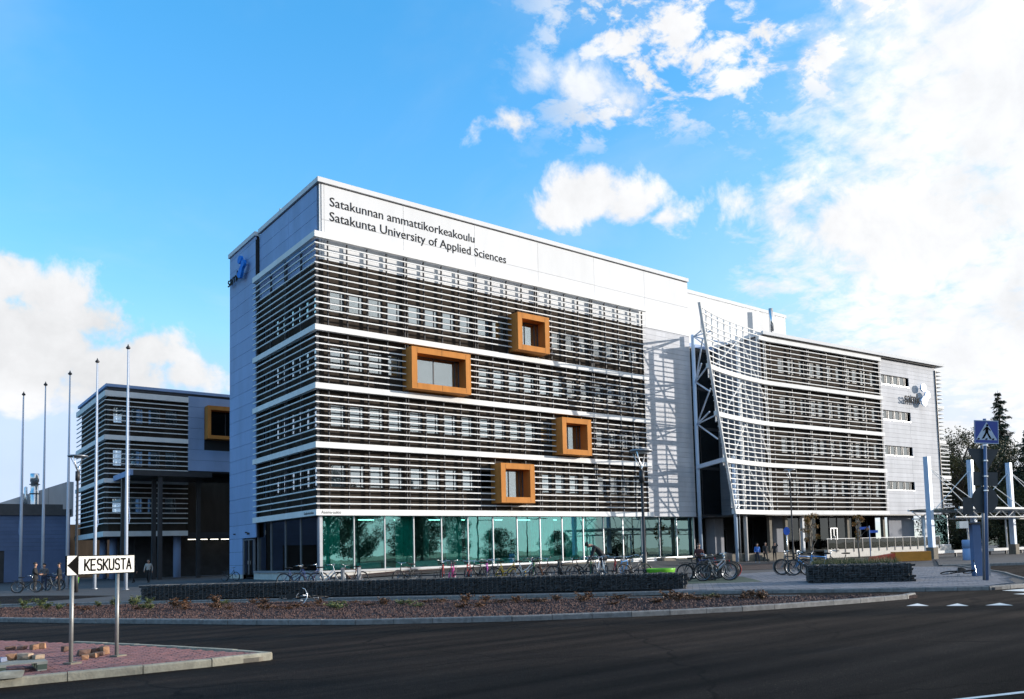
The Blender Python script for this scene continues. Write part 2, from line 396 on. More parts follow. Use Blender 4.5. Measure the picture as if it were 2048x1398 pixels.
carrier(LX - .12)
for y in (.5, 3.4, 6.3, 6.55, 9.6, 12.7): carrier(y, False)

# dark wall behind the louvres, with real window openings
wins = []
for b in BAYS:
    for o in (.36, 1.82, 3.38, 4.95): wins.append((b + o, b + o + 1.12))
winsL = [(1.25 + 1.42 * i + (.35 if i > 3 else 0), 1.25 + 1.42 * i + .98 + (.35 if i > 3 else 0)) for i in range(8)]
def wall_with_openings(mb, horiz, zones, x0, x1, zlo, zhi, f):
    zs = zlo
    for z0, z1 in zones:
        f(mb, x0, x1, zs, z0); zs = z1
        c = x0
        for a, b in horiz:
            f(mb, c, a, z0, z1); c = b
        f(mb, c, x1, z0, z1)
    f(mb, x0, x1, zs, zhi)
fm = MB(); wall_with_openings(fm, wins, WINZ, A_, LX, 4.60, 23.09, lambda m, a, b, c, d: m.box(a, b, A_, A_ + .28, c, d)); fm.build('front_wall', M['brown'], main)
fm = MB(); wall_with_openings(fm, winsL, WINZ, A_ + .28, 13.0, 4.60, 23.09, lambda m, a, b, c, d: m.box(A_, A_ + .28, a, b, c, d)); fm.build('side_wall', M['brown'], main)
def window_mesh(w, h):
    f = MB()
    f.box(0, .06, 0, .1, 0, h).box(w - .06, w, 0, .1, 0, h).box(.06, w - .06, 0, .1, 0, .06).box(.06, w - .06, 0, .1, h - .06, h)
    f.box(w * .74, w * .74 + .05, 0, .1, .06, h - .06)
    return f.mesh('window', M['winframe'])
pane_cache = {}
def make_window(parent, loc, w, h, rz, drop, gl='glass'):
    k = (round(w, 2), round(h, 2), gl)
    if k not in pane_cache:
        pane_cache[k] = (window_mesh(w, h), MB().box(.06, w - .06, .045, .055, .06, h - .06).mesh('pane', M[gl]))
    wo_ = link('window', pane_cache[k][0], parent, loc, (0, 0, rz))
    link('pane', pane_cache[k][1], wo_)
    if drop > .02:
        kk = (k, round(drop, 1))
        if kk not in pane_cache:
            b = MB(); n = max(2, int(h * drop / .09))
            for i in range(n):
                zt_ = h - .06 - i * (h * drop / n); b.add([(.07, .13, zt_), (w - .07, .13, zt_), (w - .07, .16, zt_ - h * drop / n * .93), (.07, .16, zt_ - h * drop / n * .93)], [(0, 1, 2, 3)])
            pane_cache[kk] = b.mesh('added_blind', M['added_blind'])
        link('added_blind', pane_cache[kk], wo_)
rnd = random.Random(3)
for fi, (z0, z1) in enumerate(WINZ):
    for a, b in wins:
        if any(bx[0] - .6 < (a + b) / 2 < bx[1] + .6 and z0 < bx[3] and z1 > bx[2] for bx in BOX): continue
        drop = rnd.choice((1, 1, 1, 1, .7) if fi == 0 else (1, 1, .9, .5, 0, 0, .3) if fi == 3 else (1, .8, .4, 0, 0, .2, .6))
        make_window(main, (a, A_ + .08, z0), b - a, z1 - z0, 0, drop)
    for a, b in winsL:
        make_window(main, (A_ + .08, b, z0), b - a, z1 - z0, -math.pi / 2, rnd.choice((0, 0, .3, .6)))
# rooms behind: floors, ceilings and a back wall so that glass looks into depth
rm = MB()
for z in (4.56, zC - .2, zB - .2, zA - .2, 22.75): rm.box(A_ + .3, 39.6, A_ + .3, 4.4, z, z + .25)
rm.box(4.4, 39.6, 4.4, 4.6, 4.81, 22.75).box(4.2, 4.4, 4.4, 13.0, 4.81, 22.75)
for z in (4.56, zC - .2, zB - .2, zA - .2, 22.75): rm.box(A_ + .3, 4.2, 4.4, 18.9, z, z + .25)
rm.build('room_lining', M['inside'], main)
# upper white wall panels with shadow joints, parapet
pz = [(23.10, 26.06), (26.085, 28.70)]
px_ = [.77, .97, 7.38, 13.94, 20.5, 27.06, 33.6, 39.9]
for i in range(len(px_) - 1):
    for z0, z1 in pz: MB().box(px_[i] + .012, px_[i + 1] - .012, A_ - .04, A_ + .06, z0, z1).build('wall_panel', M['white'], main)
MB().box(.63, .76, .63, .76, 23.1, 28.7).build('corner_post', M['white'], main)
MB().box(A_ + .061, 39.9, A_ + .061, A_ + .3, 23.09, 28.75).box(A_ + .061, A_ + .3, A_ + .3, 12.9, 23.09, 28.75).box(.3, .62, 12.96, 13.0, 23.1, 28.3).build('panel_backing', M['joint'], main)
for j in range(5):
    for y0, y1 in ((.97, 6.4), (6.42, 12.85)):
        MB().box(A_ - .04, A_ + .06, y0, y1, 23.1 + j * 1.125, 23.1 + j * 1.125 + 1.10).build('wall_panel', M['bluegrey_shade'], main)
def trim(name, x0, x1, y0, y1, z0, z1, m='white'): return MB().box(x0, x1, y0, y1, z0, z1).build(name, M[m], main)
trim('parapet_trim', .45, 39.98, .45, .80, 28.80, 29.16); trim('parapet_trim', .45, .80, .80, 12.87, 28.80, 29.16)
trim('parapet_trim', 39.63, 39.98, .80, 20.0, 28.80, 29.16)
trim('roof_slab', .8, 39.6, .8, 20.0, 28.4, 28.8, 'roof')
# right hand plain wall, narrow boards
zz = 4.58
while zz < 23.0:
    z2 = min(zz + .497, 23.07)
    MB().box(LX + .02, 36.4, A_ - .03, A_ + .06, zz, z2 - .018).build('wall_board', M['pale'], main)
    MB().box(36.41, 39.88, A_ - .03, A_ + .06, zz, z2 - .018).build('wall_board', M['pale'], main); zz = z2
MB().box(LX, 39.9, A_ + .061, A_ + .3, 4.58, 23.09).build('panel_backing', M['joint'], main)
MB().box(39.6, 39.93, A_ + .30, 20, .0, 28.75).build('end_wall', M['pale'], main)
# rear wing with the logo
zz = .0
while zz < 28.6:
    z2 = min(zz + 1.13, 28.62); MB().box(.30, .40, 13.02, 19.66, zz + (.6 if zz == 0 else 0), z2 - .022).build('wall_panel', M['bluegrey_shade'], main) if zz > 3.3 else \
        MB().box(.30, .40, 16.35, 19.66, max(zz, .35), z2 - .022).build('wall_panel', M['bluegrey_shade'], main); zz = z2
MB().box(.401, .6, 13.02, 19.6, 3.4, 28.6).box(.401, .6, 16.35, 19.6, 0, 3.4).box(.6, 12, 19.3, 19.62, 0, 28.6).build('panel_backing', M['joint'], main)
trim('parapet_trim', .18, .62, 12.9, 19.8, 28.62, 28.98)
trim('parapet_trim', .62, 12, 19.4, 19.8, 28.62, 28.98)
MB().box(A_ + .3, 39.6, 18.9, 19.2, 0, 28.4).build('back_wall', M['pale'], main)
MB().box(.30, .60, 16.35, 19.66, 0, .34).build('plinth', M['concrete'], main)
# side door in the wing
dr = MB().box(.36, .52, 13.75, 13.85, .35, 3.3).box(.36, .52, 16.2, 16.3, .35, 3.3).box(.36, .52, 13.85, 16.2, 3.2, 3.3).box(.36, .5, 15.0, 15.06, .35, 3.2).build('door', M['midgrey'], main)
MB().box(.42, .43, 13.85, 15.0, .35, 3.2).box(.42, .43, 15.06, 16.2, .35, 3.2).build('pane', M['darkglass'], dr)
MB().box(.30, .36, 14.95, 15.0, 1.2, 1.5).build('handle', M['alu'], dr)
for y, z, r in ((14.6, 3.75, .09), (15.1, 3.85, .06), (18.1, 3.8, .05)): MB().tube([(.12, y, z), (.30, y, z)], r, 8).build('wall_lamp', M['dark'], main)
# ground floor glazing
mx_ = [.66 + 2.42 * i for i in range(17)]
mx_[-1] = 39.45
G0, G1 = .66, 4.53
for i in range(16):
    t0, t1, t2 = (random.uniform(-.011, .011) for _ in range(3)); xa, xb, y_ = mx_[i] + .04, mx_[i + 1] - .04, A_ + .05      # panes sit a hair out of true
    MB().add([(xa, y_ + t0, G0), (xb, y_ + t1, G0), (xb, y_ + t1 + t2, G1), (xa, y_ + t0 + t2, G1), (xa, y_ + .012 + t0, G0), (xb, y_ + .012 + t1, G0), (xb, y_ + .012 + t1 + t2, G1), (xa, y_ + .012 + t0 + t2, G1)],
             [(0, 1, 2, 3), (7, 6, 5, 4), (0, 4, 5, 1), (1, 5, 6, 2), (2, 6, 7, 3), (3, 7, 4, 0)]).build('pane', M['teal'], main)
for x in mx_: MB().box(x - .04, x + .04, A_ - .02, A_ + .14, G0, G1).build('mullion', M['alu'], main)
MB().box(.4, .60, .4, .62, .3, 4.53).build('corner_post', M['alu'], main)
my_ = [1.3, 4.43, 7.45, 10.48, 13.5]
for i in range(4): MB().box(A_ + .05, A_ + .062, my_[i] + .05, my_[i + 1] - .05, G0, G1).build('pane', M['darkglass'], main)
for y in my_: MB().box(A_ - .02, A_ + .14, y - .04, y + .04, G0, G1).build('mullion', M['midgrey'], main)
MB().box(A_ - .02, A_ + .14, .7, 1.26, G0, G1).build('mullion', M['midgrey'], main)
MB().box(.30, 39.5, .34, .80, .50, .655).box(.30, .80, .80, 13.6, .50, .655).build('sill', M['alu'], main)
x = .4
while x < 21:
    MB().box(x + .01, min(x + 1.24, 21), .40, .80, -.1, .495).build('plinth_block', M['concrete'], main); x += 1.25
y = .81
while y < 13.6:
    MB().box(.40, .80, y + .01, y + 1.29, -.1, .495).build('plinth_block', M['concrete'], main); y += 1.3
# inside the ground floor
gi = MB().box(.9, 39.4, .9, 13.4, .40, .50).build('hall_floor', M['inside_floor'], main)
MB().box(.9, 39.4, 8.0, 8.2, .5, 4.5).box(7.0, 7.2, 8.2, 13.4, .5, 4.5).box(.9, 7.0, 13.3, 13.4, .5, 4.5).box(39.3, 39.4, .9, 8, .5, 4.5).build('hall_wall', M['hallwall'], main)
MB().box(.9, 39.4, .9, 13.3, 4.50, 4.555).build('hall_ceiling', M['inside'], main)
for x in (4.2, 10.4, 16.8, 23.2, 29.6, 36): MB().tube([(x, 3.2, .5), (x, 3.2, 4.5)], .24, 14).build('hall_column', M['concrete'], main, True)
for i in range(16):
    if i in (2, 5, 9, 12): continue
    MB().box(mx_[i] + .15, mx_[i + 1] - .15, 1.0, 1.14, .72, 1.12).build('radiator', M['curtain'] if False else M['added_blind'], main)
def curtain(x0, x1, dens=1.0):
    n = int((x1 - x0) / .035); b = MB(); rr = random.Random(int(x0 * 100)); ph = rr.random() * 6
    xs = [x0 + (x1 - x0) * i / n for i in range(n + 1)]
    ys = [1.35 + .07 * math.sin(x * 16 + ph) + .04 * math.sin(x * 41 + ph * 2) for x in xs]
    for xx, yy in zip(xs, ys): b.v += [(xx, yy, .55), (xx, yy * .6 + .54, 4.5)]
    b.f = [(2 * i, 2 * i + 2, 2 * i + 3, 2 * i + 1) for i in range(n)]
    b.build('curtain', M['curtain'], main, True)
for a, b in ((.95, 2.3), (6.7, 8.2), (11.2, 12.6), (12.9, 15.2), (19.6, 20.9), (21.0, 22.0), (23.3, 25.2), (25.5, 26.9), (27.6, 29.9), (33.2, 34.6), (37.5, 39.1)): curtain(a, b)
for i in range(12):
    MB().box(2.5 + 3.1 * i, 3.8 + 3.1 * i, 5.2, 5.32, 4.42, 4.49).build('ceiling_lamp', M['lamp'], main)
# soffit strip between fascia and glass
MB().box(.31, 39.85, .31, A_ + .3, 4.535, 4.575).box(.31, A_ + .3, A_ + .3, 13.0, 4.535, 4.575).build('soffit', M['midgrey'], main)
# copper window boxes
for x0, x1, z0, z1, n in BOX:
    bx = MB(); yf, yb = -.90, .58; t = .42
    bx.box(x0, x0 + .08, yf, yb, z0, z1).box(x1 - .08, x1, yf, yb, z0, z1).box(x0 + .08, x1 - .08, yf, yb, z1 - .08, z1).box(x0 + .08, x1 - .08, yf, yb, z0, z0 + .08)
    bx.box(x0 + .08, x0 + .46, yf + .006, .40, z0 + .08, z1 - .08).box(x1 - .46, x1 - .08, yf + .006, .40, z0 + .08, z1 - .08)
    bx.box(x0 + .46, x1 - .46, yf + .006, .40, z1 - .46, z1 - .08).box(x0 + .46, x1 - .46, yf + .006, .40, z0 + .08, z0 + .46)
    fr = bx.build('window_surround', M['orange'], main)
    # joints on the front faces
    jn = MB()
    for xx in (x0 + .46, x1 - .46): jn.box(xx - .008, xx + .008, yf + .0025, yf + .02, z0 + .01, z0 + .46).box(xx - .008, xx + .008, yf + .0025, yf + .02, z1 - .46, z1 - .01)
    if n == 2:
        xm = (x0 + x1) / 2; jn.box(xm - .01, xm + .01, yf - .002, yf + .02, z0 + .01, z0 + .46).box(xm - .01, xm + .01, yf - .002, yf + .02, z1 - .46, z1 - .01)
    jn.build('joint', M['joint'], fr)
    w_ = x1 - x0 - .92; a = x0 + .46
    wf = MB().box(a, a + .07, .1, .2, z0 + .46, z1 - .46).box(a + w_ - .07, a + w_, .1, .2, z0 + .46, z1 - .46).box(a + .07, a + w_ - .07, .1, .2, z0 + .46, z0 + .53).box(a + .07, a + w_ - .07, .1, .2, z1 - .53, z1 - .46)
    for q_ in ((.38, .82) if n == 1 else (.45, .9)): wf.box(a + w_ * q_, a + w_ * q_ + .07, .1, .2, z0 + .53, z1 - .53)
    wf = wf.build('window', M['winframe'], main)
    MB().box(a + .07, a + w_ - .07, .14, .15, z0 + .53, z1 - .53).build('pane', M['glass'], wf)
    MB().box(a, a + w_, .41, .44, z0 + .3, z1 - .3).build('room_back', M['inside'], wf)
# roof vents
for x, y in ((2.0, 11.9), (2.55, 12.3)): MB().tube([(x, y, 28.7), (x, y, 31.0)], .12, 10).build('vent_pipe', M['white'], main, True)
# lettering
def text_mesh(s, name, m, width=None, height=None, ext=.02, condense=None, bold=0.0):
    cu = bpy.data.curves.new('t', 'FONT'); cu.body = s; cu.extrude = ext; cu.size = 1; cu.resolution_u = 3; cu.offset = bold
    o = bpy.data.objects.new('t', cu); COL.objects.link(o)
    dg = bpy.context.evaluated_depsgraph_get(); me = bpy.data.meshes.new_from_object(o.evaluated_get(dg))
    bpy.data.objects.remove(o); bpy.data.curves.remove(cu)
    xs = [v.co.x for v in me.vertices]; ys = [v.co.y for v in me.vertices]
    x0, x1, y0, y1 = min(xs), max(xs), min(ys), max(ys)
    sx = width / (x1 - x0) if width else 1; sy = height if height else 1
    for v in me.vertices: v.co = ((v.co.x - x0) * sx, v.co.y * sy, v.co.z)
    me.name = name; me.materials.clear(); me.materials.append(m)
    return me
# default font: capital height is about 0.73 of the size
link('lettering', text_mesh('Satakunnan ammattikorkeakoulu', 'lettering', M['letter'], 12.5, .98, .012), main, (1.41, A_ - .053, 27.20), (R_(90), 0, 0))
link('lettering', text_mesh('Satakunta University of Applied Sciences', 'lettering', M['letter'], 15.68, .98, .012), main, (1.39, A_ - .053, 26.10), (R_(90), 0, 0))
link('street_name', text_mesh('Asema-aukio', 'street_name', M['letter'], 1.45, .30, .004), main, (.36, -.017, 4.655), (R_(90), 0, 0))
link('street_name', text_mesh('Satakunnankatu', 'street_name', M['letter'], 1.75, .28, .004), main, (-.017, 2.15, 4.655), (R_(90), 0, R_(-90)))
def blob_poly(circs, n=20):
    """outline of discs joined by smooth necks (a metaball contour in the plane)"""
    import itertools
    cx = sum(c[0] for c in circs) / len(circs); return circs
def logo(parent, origin, ex, nrm, sc, mblob, sv=1.0):
    """word and three linked discs; ex runs along the word, z up"""
    ex, nrm = Vector(ex), Vector(nrm); M4 = Matrix((( ex.x, 0, nrm.x, origin[0]), (ex.y, 0, nrm.y, origin[1]), (0, sv, 0, origin[2]), (0, 0, 0, 1)))
    me = text_mesh('samk', 'logo_word', M['letter'], 3.15 * sc, 1.75 * sc, .03, bold=.0); o = link('logo_word', me, parent); o.matrix_local = M4
    def disc(x, y, r, d0, d1, mb, sy=1.0):
        n = 24; mb.add([(x + r * math.cos(2 * math.pi * k / n), y + r * sy * math.sin(2 * math.pi * k / n), d) for d in (d0, d1) for k in range(n)],
                       [tuple(reversed(range(n))), tuple(range(n, 2 * n))] + [(k, (k + 1) % n, (k + 1) % n + n, k + n) for k in range(n)])
    b = MB(); disc(3.72 * sc, 2.0 * sc, .47 * sc, 0, .22, b); o = b.build('logo_disc', mblob, parent); o.matrix_local = M4
    # dumb-bell: two discs and a waisted neck
    b = MB(); c0, c1, r0, r1 = Vector((3.80, .42)), Vector((4.52, 1.22)), .62, .45
    d = (c1 - c0).normalized(); pn = Vector((-d.y, d.x)); L_ = (c1 - c0).length; pts = []
    for k in range(13): a = math.pi / 2 + .55 + (math.pi - 1.1) * k / 12; pts.append(c0 + d * r0 * math.cos(a) + pn * r0 * math.sin(a))
    for k in range(1, 6): t = k / 6; q0 = c0 + d * r0 * math.cos(2 * math.pi - (math.pi / 2 + .55) + math.pi * 0) ; w_ = -(.53 * (1 - t) ** 2 + .31 * 2 * t * (1 - t) * .7 + .39 * t ** 2); pts.append(c0 + d * (L_ * (.12 + .76 * t)) + pn * w_)
    for k in range(13): a = -math.pi / 2 - .3 + (math.pi + .6) * k / 12; pts.append(c1 + d * r1 * math.cos(a) + pn * r1 * math.sin(a))
    for k in range(1, 6): t = 1 - k / 6; w_ = .53 * (1 - t) ** 2 + .31 * 2 * t * (1 - t) * .7 + .39 * t ** 2; pts.append(c0 + d * (L_ * (.12 + .76 * t)) + pn * w_)
    n = len(pts); b.add([(p.x * sc, p.y * sc, dd) for dd in (0, .22) for p in pts], [tuple(reversed(range(n))), tuple(range(n, 2 * n))] + [(k, (k + 1) % n, (k + 1) % n + n, k + n) for k in range(n)])
    o = b.build('logo_link', mblob, parent); o.matrix_local = M4
    b = MB()
    for x, y in ((.4, .3), (1.6, .3), (2.6, .3), (3.72, 2.0), (3.8, .45), (4.5, 1.2)): b.bar((x * sc, y * sc, -.35), (x * sc, y * sc, 0), .05, .05, (0, 1, 0))
    o = b.build('logo_pins', M['midgrey'], parent); o.matrix_local = M4
logo(main, (-.02, 19.15, 25.75), (0, -1, 0), (-1, 0, 0), .98, M['logo'], .74)
# ================================================================== curved right wing with the free-standing screen
RW0 = Vector((45.0, -4.9, 0)); RE = Vector((.9962, -.0873, 0)); RN = Vector((-.0873, -.9962, 0)); RANG = math.atan2(RE.y, RE.x)
wing = thing('curved_wing', 'lower white wing with curved louvre screen, samk logo and recessed glazed ground floor', 'building', tuple(RW0), RANG)
# wing local axes: +x along the facade, -y outwards
def rb(mb, s0, s1, t0, t1, z0, z1): return mb.box(s0, s1, -t1, -t0, z0, z1)      # t is distance in front of the louvre plane
def wpart(name, m, *boxes, parent=None):
    b = MB()
    for x in boxes: rb(b, *x)
    return b.build(name, M[m], parent or wing)
SL = 19.55; SE = 30.75
# plan of the screen in world metres: bends away from the wing
CURVE = [(31.2, -8.05), (33.84, -7.02), (36.6, -6.2), (40.0, -5.52), (42.8, -5.12), (45.4, -4.96), (48.0, -5.16), (64.45, -6.60)]
def catmull(P, n):
    out = []
    for i in range(len(P) - 1):
        p0, p1, p2, p3 = [Vector(P[min(max(j, 0), len(P) - 1)]) for j in (i - 1, i, i + 1, i + 2)]
        for k in range(n):
            t = k / n; out.append(.5 * (2 * p1 + (p2 - p0) * t + (2 * p0 - 5 * p1 + 4 * p2 - p3) * t * t + (3 * p1 - p0 - 3 * p2 + p3) * t ** 3))
    out.append(Vector(P[-1])); return out
CP = catmull(CURVE[:-1], 8) + [Vector(CURVE[-1])]
Winv = Matrix.Translation(RW0) @ Matrix.Rotation(RANG, 4, 'Z'); Winv = Winv.inverted()
def xleft(z): return 33.84 + (18.12 - z) * .31
def curve_at(x):
    for a, b in zip(CP, CP[1:]):
        if a.x <= x <= b.x: return a + (b - a) * ((x - a.x) / (b.x - a.x))
    return CP[0] if x < CP[0].x else CP[-1]
def path_from(x0, x1=99): return [curve_at(x0)] + [p for p in CP if x0 + .02 < p.x < x1 - .02] + [curve_at(min(x1, CP[-1].x))]
def sweep(path, z, h, d, off=0.0):
    prof = [(0, -h), (0, -.012), (.015, 0), (d, 0), (d, -h * .72), (.03, -h)] if h < .3 else [(0, -h), (0, 0), (d, 0), (d, -h)]
    b = MB(); n = len(prof); m = len(path)
    for i, p in enumerate(path):
        e = (path[min(i + 1, m - 1)] - path[max(i - 1, 0)]).normalized(); nn = Vector((e.y, -e.x))
        for dd, zz in prof: b.v.append((p.x - nn.x * (dd - off), p.y - nn.y * (dd - off), z + zz))
    b.f = [tuple(range(n)), tuple(reversed(range((m - 1) * n, m * n)))]
    for i in range(m - 1):
        for k in range(n): b.f.append((i * n + n + k, i * n + n + (k + 1) % n, i * n + (k + 1) % n, i * n + k))
    return b.xform(Winv)
WT = 22.62
wrows = [WT - .75 - .49 * i for i in range(8)]
for zt in (zA, zB): wrows += [zt - .845 - .481 * i for i in range(7)]
wrows += [zC - .845 - .495 * i for i in range(8)]
for z in [22.62, 23.05] + wrows:
    x1 = 46.0 if z > 22.5 else 99
    sweep(path_from(xleft(z), x1), z, .090, .12).build('louver', M['louver'], wing)
for z, h in [(zA, .415), (zB, .415), (zC, .415), (zD, .43)]: sweep(path_from(xleft(z)), z, h, .28, .012).build('fascia_band', M['louver'], wing)
sweep(path_from(44.0), WT, .42, .28, .012).build('fascia_band', M['louver'], wing)
def W(p): return tuple(Winv @ Vector(p))
# slanted edge beam of the screen, punched flange
e0, e1 = curve_at(xleft(4.55)), curve_at(xleft(23.3))
eb = MB(); P0, P1 = Vector((e0.x, e0.y, 4.55)), Vector((e1.x - .05, e1.y, 23.3)); eb.bar(W(P0), W(P1), .10, .30, (0, 1, 0)).build('edge_beam', M['louver'], wing)
for k in range(52):
    t = (k + .5) / 52; p = P0.lerp(P1, t) + Vector((.17, .04, 0)); MB().bar(W(p + Vector((-.06, 0, .12))), W(p + Vector((.06, 0, -.06))), .06, .06, (0, 1, 0)).build('edge_cleat', M['louver'], wing)
# uprights behind the screen
for k in range(10):
    x = 33.0 + 1.22 * k; c = curve_at(x); zlo = max(4.6, 18.12 - (x - 33.84) / .31); zhi = 23.2
    if x - 33.84 < 0: zlo = 18.12 + (33.84 - x) / .31
    MB().bar(W((c.x + .05, c.y + .32, zlo)), W((c.x + .05, c.y + .32, zhi)), .07, .10, (0, 1, 0)).build('screen_upright', M['louver'], wing)
for s in (.35, .6): MB().bar((s, .45, 4.7), (s, .45, 22.3), .06, .1, (0, 1, 0)).build('screen_upright', M['louver'], wing)
# round column standing behind the screen
MB().tube([W((41.6, -4.2, 0)), W((41.6, -4.2, 22.3))], .20, 14).build('screen_column', M['louver'], wing, True)
def lat(x, z, dy=.55): c = curve_at(x); return Vector((c.x, c.y + dy, z))
for (xa, za), (xb, zb_) in (((41.4, 22.0), (36.2, 18.4)), ((41.4, 22.0), (46.0, 15.2)), ((41.4, 17.6), (37.3, 13.9)), ((41.4, 17.6), (45.8, 10.0)), ((41.6, 13.4), (38.6, 9.6)), ((41.6, 13.4), (45.9, 5.2)), ((41.7, 9.2), (45.9, 4.9))):
    MB().tube([W(lat(xa, za)), W(lat(xb, zb_))], .07, 8).build('screen_brace', M['louver'], wing, True)
# steel tube by the main block and the fans of struts to the screen
mastp = Vector((39.72, -.02, 0))
MB().tube([W(mastp), W(mastp + Vector((0, 0, 23.1)))], .19, 14).build('steel_mast', M['steel'], wing, True)
MB().tube([W((39.85, -4.45, 0)), W((39.85, -4.45, 10.2))], .17, 14).build('steel_mast', M['steel'], wing, True)
MB().tube([W((40.25, -4.6, 0.2)), W((40.25, -4.6, 9.0))], .05, 8).build('downpipe', M['chrome'], wing, True)
for zj in (22.9, 18.2, 13.9):
    J = mastp + Vector((0, -.15, zj))
    for k_, (dz, back) in enumerate(((2.1, 0), (.1, .6), (-.3, 0), (-2.4, .2))):
        z = zj + dz
        if zj > 22: z = (21.6, 22.0, 20.9, 19.9)[k_]
        t = curve_at((34.2, 36.9, 38.6, 34.9)[k_] if zj > 22 else xleft(z) + .3); MB().tube([W(J), W((t.x, t.y + .4 + back, z))], .075, 8).build('screen_strut', M['steel'], wing, True)
c = curve_at(xleft(9.6) + .2); MB().bar(W((39.72, -.02, 9.55)), W((c.x, c.y + .3, 9.55)), .25, .40).build('screen_beam', M['steel'], wing)
# body of the wing: dark wall with openings behind the louvres
wx = [(2.62 + 1.53 * i + .22 * (i // 2 % 2), 2.62 + 1.53 * i + .22 * (i // 2 % 2) + 1.08) for i in range(11)]
WZ = [(zD + 1.62, zD + 3.24), (zC + 1.25, zC + 2.85), (zB + 1.25, zB + 2.85), (zA + 1.2, zA + 2.75)]
fm = MB(); wall_with_openings(fm, wx, WZ, .0, SL, 4.60, 22.6, lambda m, a, b, c_, d: rb(m, a, b, -.90, -.62, c_, d)); fm.build('front_wall', M['brown'], wing)
for fi, (z0, z1) in enumerate(WZ):
    for a, b in wx: make_window(wing, (a, .70, z0), b - a, z1 - z0, 0, rnd.choice((1, 1, 1, 1, .8) if fi == 0 else (1, .9, .6, .3, .8, 0)))
for s in (1.2, 4.3, 6.9, 7.15, 10.1, 13.2, 13.45, 16.5, 19.4): wpart('louver_bracket', 'winframe', (s - .025, s + .025, -.46, -.28, zD, 22.2))
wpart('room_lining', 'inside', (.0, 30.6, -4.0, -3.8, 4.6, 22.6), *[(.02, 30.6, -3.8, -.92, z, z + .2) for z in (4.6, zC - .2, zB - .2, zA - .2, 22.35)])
# flank wall seen through the screen
zz = 4.58
while zz < 22.6:
    z2 = min(zz + .62, 22.75); wpart('flank_board', 'flank', (-.10, 0.0, -16, -.55, zz, z2 - .016)); zz = z2
wpart('flank_backing', 'joint', (.002, .3, -16, -.92, 4.6, 22.7))
wpart('roof_trim', 'white', (-.35, 32.1, -1.2, .22, 22.82, 23.16), (-.35, .05, -16, -1.2, 22.82, 23.16))
wpart('roof_slab', 'roof', (.05, 30.7, -16, -1.2, 22.62, 22.86))
wpart('eaves_gap', 'joint', (.0, 30.7, -.6, .0, 22.64, 22.815))
wpart('back_wall', 'pale', (0, 30.6, -16.3, -16, 0, 22.8)); wpart('end_wall', 'pale', (30.45, 30.7, -16, -.95, 4.6, 22.6))
# plain white end of the facade with ribbon windows
W4 = [(7.40, 8.40), (11.42, 12.52), (15.55, 16.65), (19.70, 20.80)]
zz = 4.58; lv = sorted([v for w_ in W4 for v in w_])
bl = [4.58]
for z0, z1 in W4:
    n = max(1, round((z0 - bl[-1]) / .5)); bl += [bl[-1] + (z0 - bl[-1]) * (i + 1) / n for i in range(n)]; bl += [(z0 + z1) / 2, z1]
n = round((22.62 - bl[-1]) / .5); bl += [bl[-1] + (22.62 - bl[-1]) * (i + 1) / n for i in range(n)]
for za, zb_ in zip(bl, bl[1:]):
    inw = any(w0 - .01 <= za and zb_ <= w1 + .01 for w0, w1 in W4)
    for s0, s1 in (((SL + .02, SL + .20), (25.2, SE)) if inw else ((SL + .02, 25.0), (25.02, SE))):
        wpart('wall_board', 'pale', (s0, s1, -.38, -.30, za + .008, zb_ - .008))
wpart('panel_backing', 'joint', *([(SL + .02, SE - .02, -.5, -.385, a, b) for a, b in zip([4.58] + [w_[1] for w_ in W4], [w_[0] for w_ in W4] + [22.62])] + [(25.2, SE - .02, -.5, -.385, w_[0], w_[1]) for w_ in W4]))
for z0, z1 in W4:
    for i in range(4): make_window(wing, (SL + .22 + i * 1.245, .46, z0), 1.235, z1 - z0, 0, rnd.choice((.6, .3, 1, 1)))
    wpart('window_sill', 'alu', (SL + .2, 25.2, -.6, -.26, z0 - .05, z0))
Lw = logo(wing, tuple(Vector((23.6, -.08, 17.75))), (1, 0, 0), (0, -1, 0), 1.0, M['logo_lit'])
# louvres wrapping the far end
for i in range(37):
    z = 22.3 - .481 * i; out = 1.35 if i < 19 else 2.0
    wpart('end_louver', 'louver', (SE + .02, SE + out, -.9, -.20, z - .11, z)) if i not in (9, 18, 27) else wpart('end_band', 'louver', (SE + .02, SE + out + .1, -.9, -.18, z - .38, z))
wpart('end_panel', 'brown', (SE + .02, SE + .95, -1.5, -1.0, 4.6, 22.5)); wpart('end_panel', 'brown', (SE + .95, SE + 1.5, -1.5, -1.02, 4.6, 13.4))
wpart('end_post', 'dark', (SE - .04, SE + .04, -.6, -.16, 4.8, 22.3))
# recessed ground floor
wpart('soffit', 'dark', (-4.5, 26.4, -3.4, -.05, 4.45, 4.57), (-5.5, .0, -16, -3.4, 4.45, 4.57)); wpart('floor_slab', 'concrete_b', (6.0, 30.6, -3.6, -.2, .0, .84))
for s in (1.0, 3.4, 7.2, 13.5, 20.0): wpart('column', 'concrete_b', (s - .18, s + .18, -1.5, -1.14, 0, 4.45))
gx = [5.8, 7.9, 9.7, 12.9, 14.3, 16.2, 19.8, 21.3]
for a, b in zip(gx, gx[1:]): wpart('pane', 'darkglass', (a + .05, b - .05, -3.32, -3.30, .84, 4.4)); 
for a in gx: wpart('mullion', 'winframe', (a - .05, a + .05, -3.36, -3.24, .84, 4.45))
d_ = wpart('door', 'alu', (13.0, 13.08, -3.22, -3.16, .85, 3.2), (14.1, 14.18, -3.22, -3.16, .85, 3.2), (13.08, 14.1, -3.22, -3.16, 3.1, 3.2), (13.55, 13.62, -3.22, -3.16, .85, 3.1)); wpart('handle', 'alu', (13.66, 13.69, -3.15, -3.08, 1.3, 2.3), parent=d_)
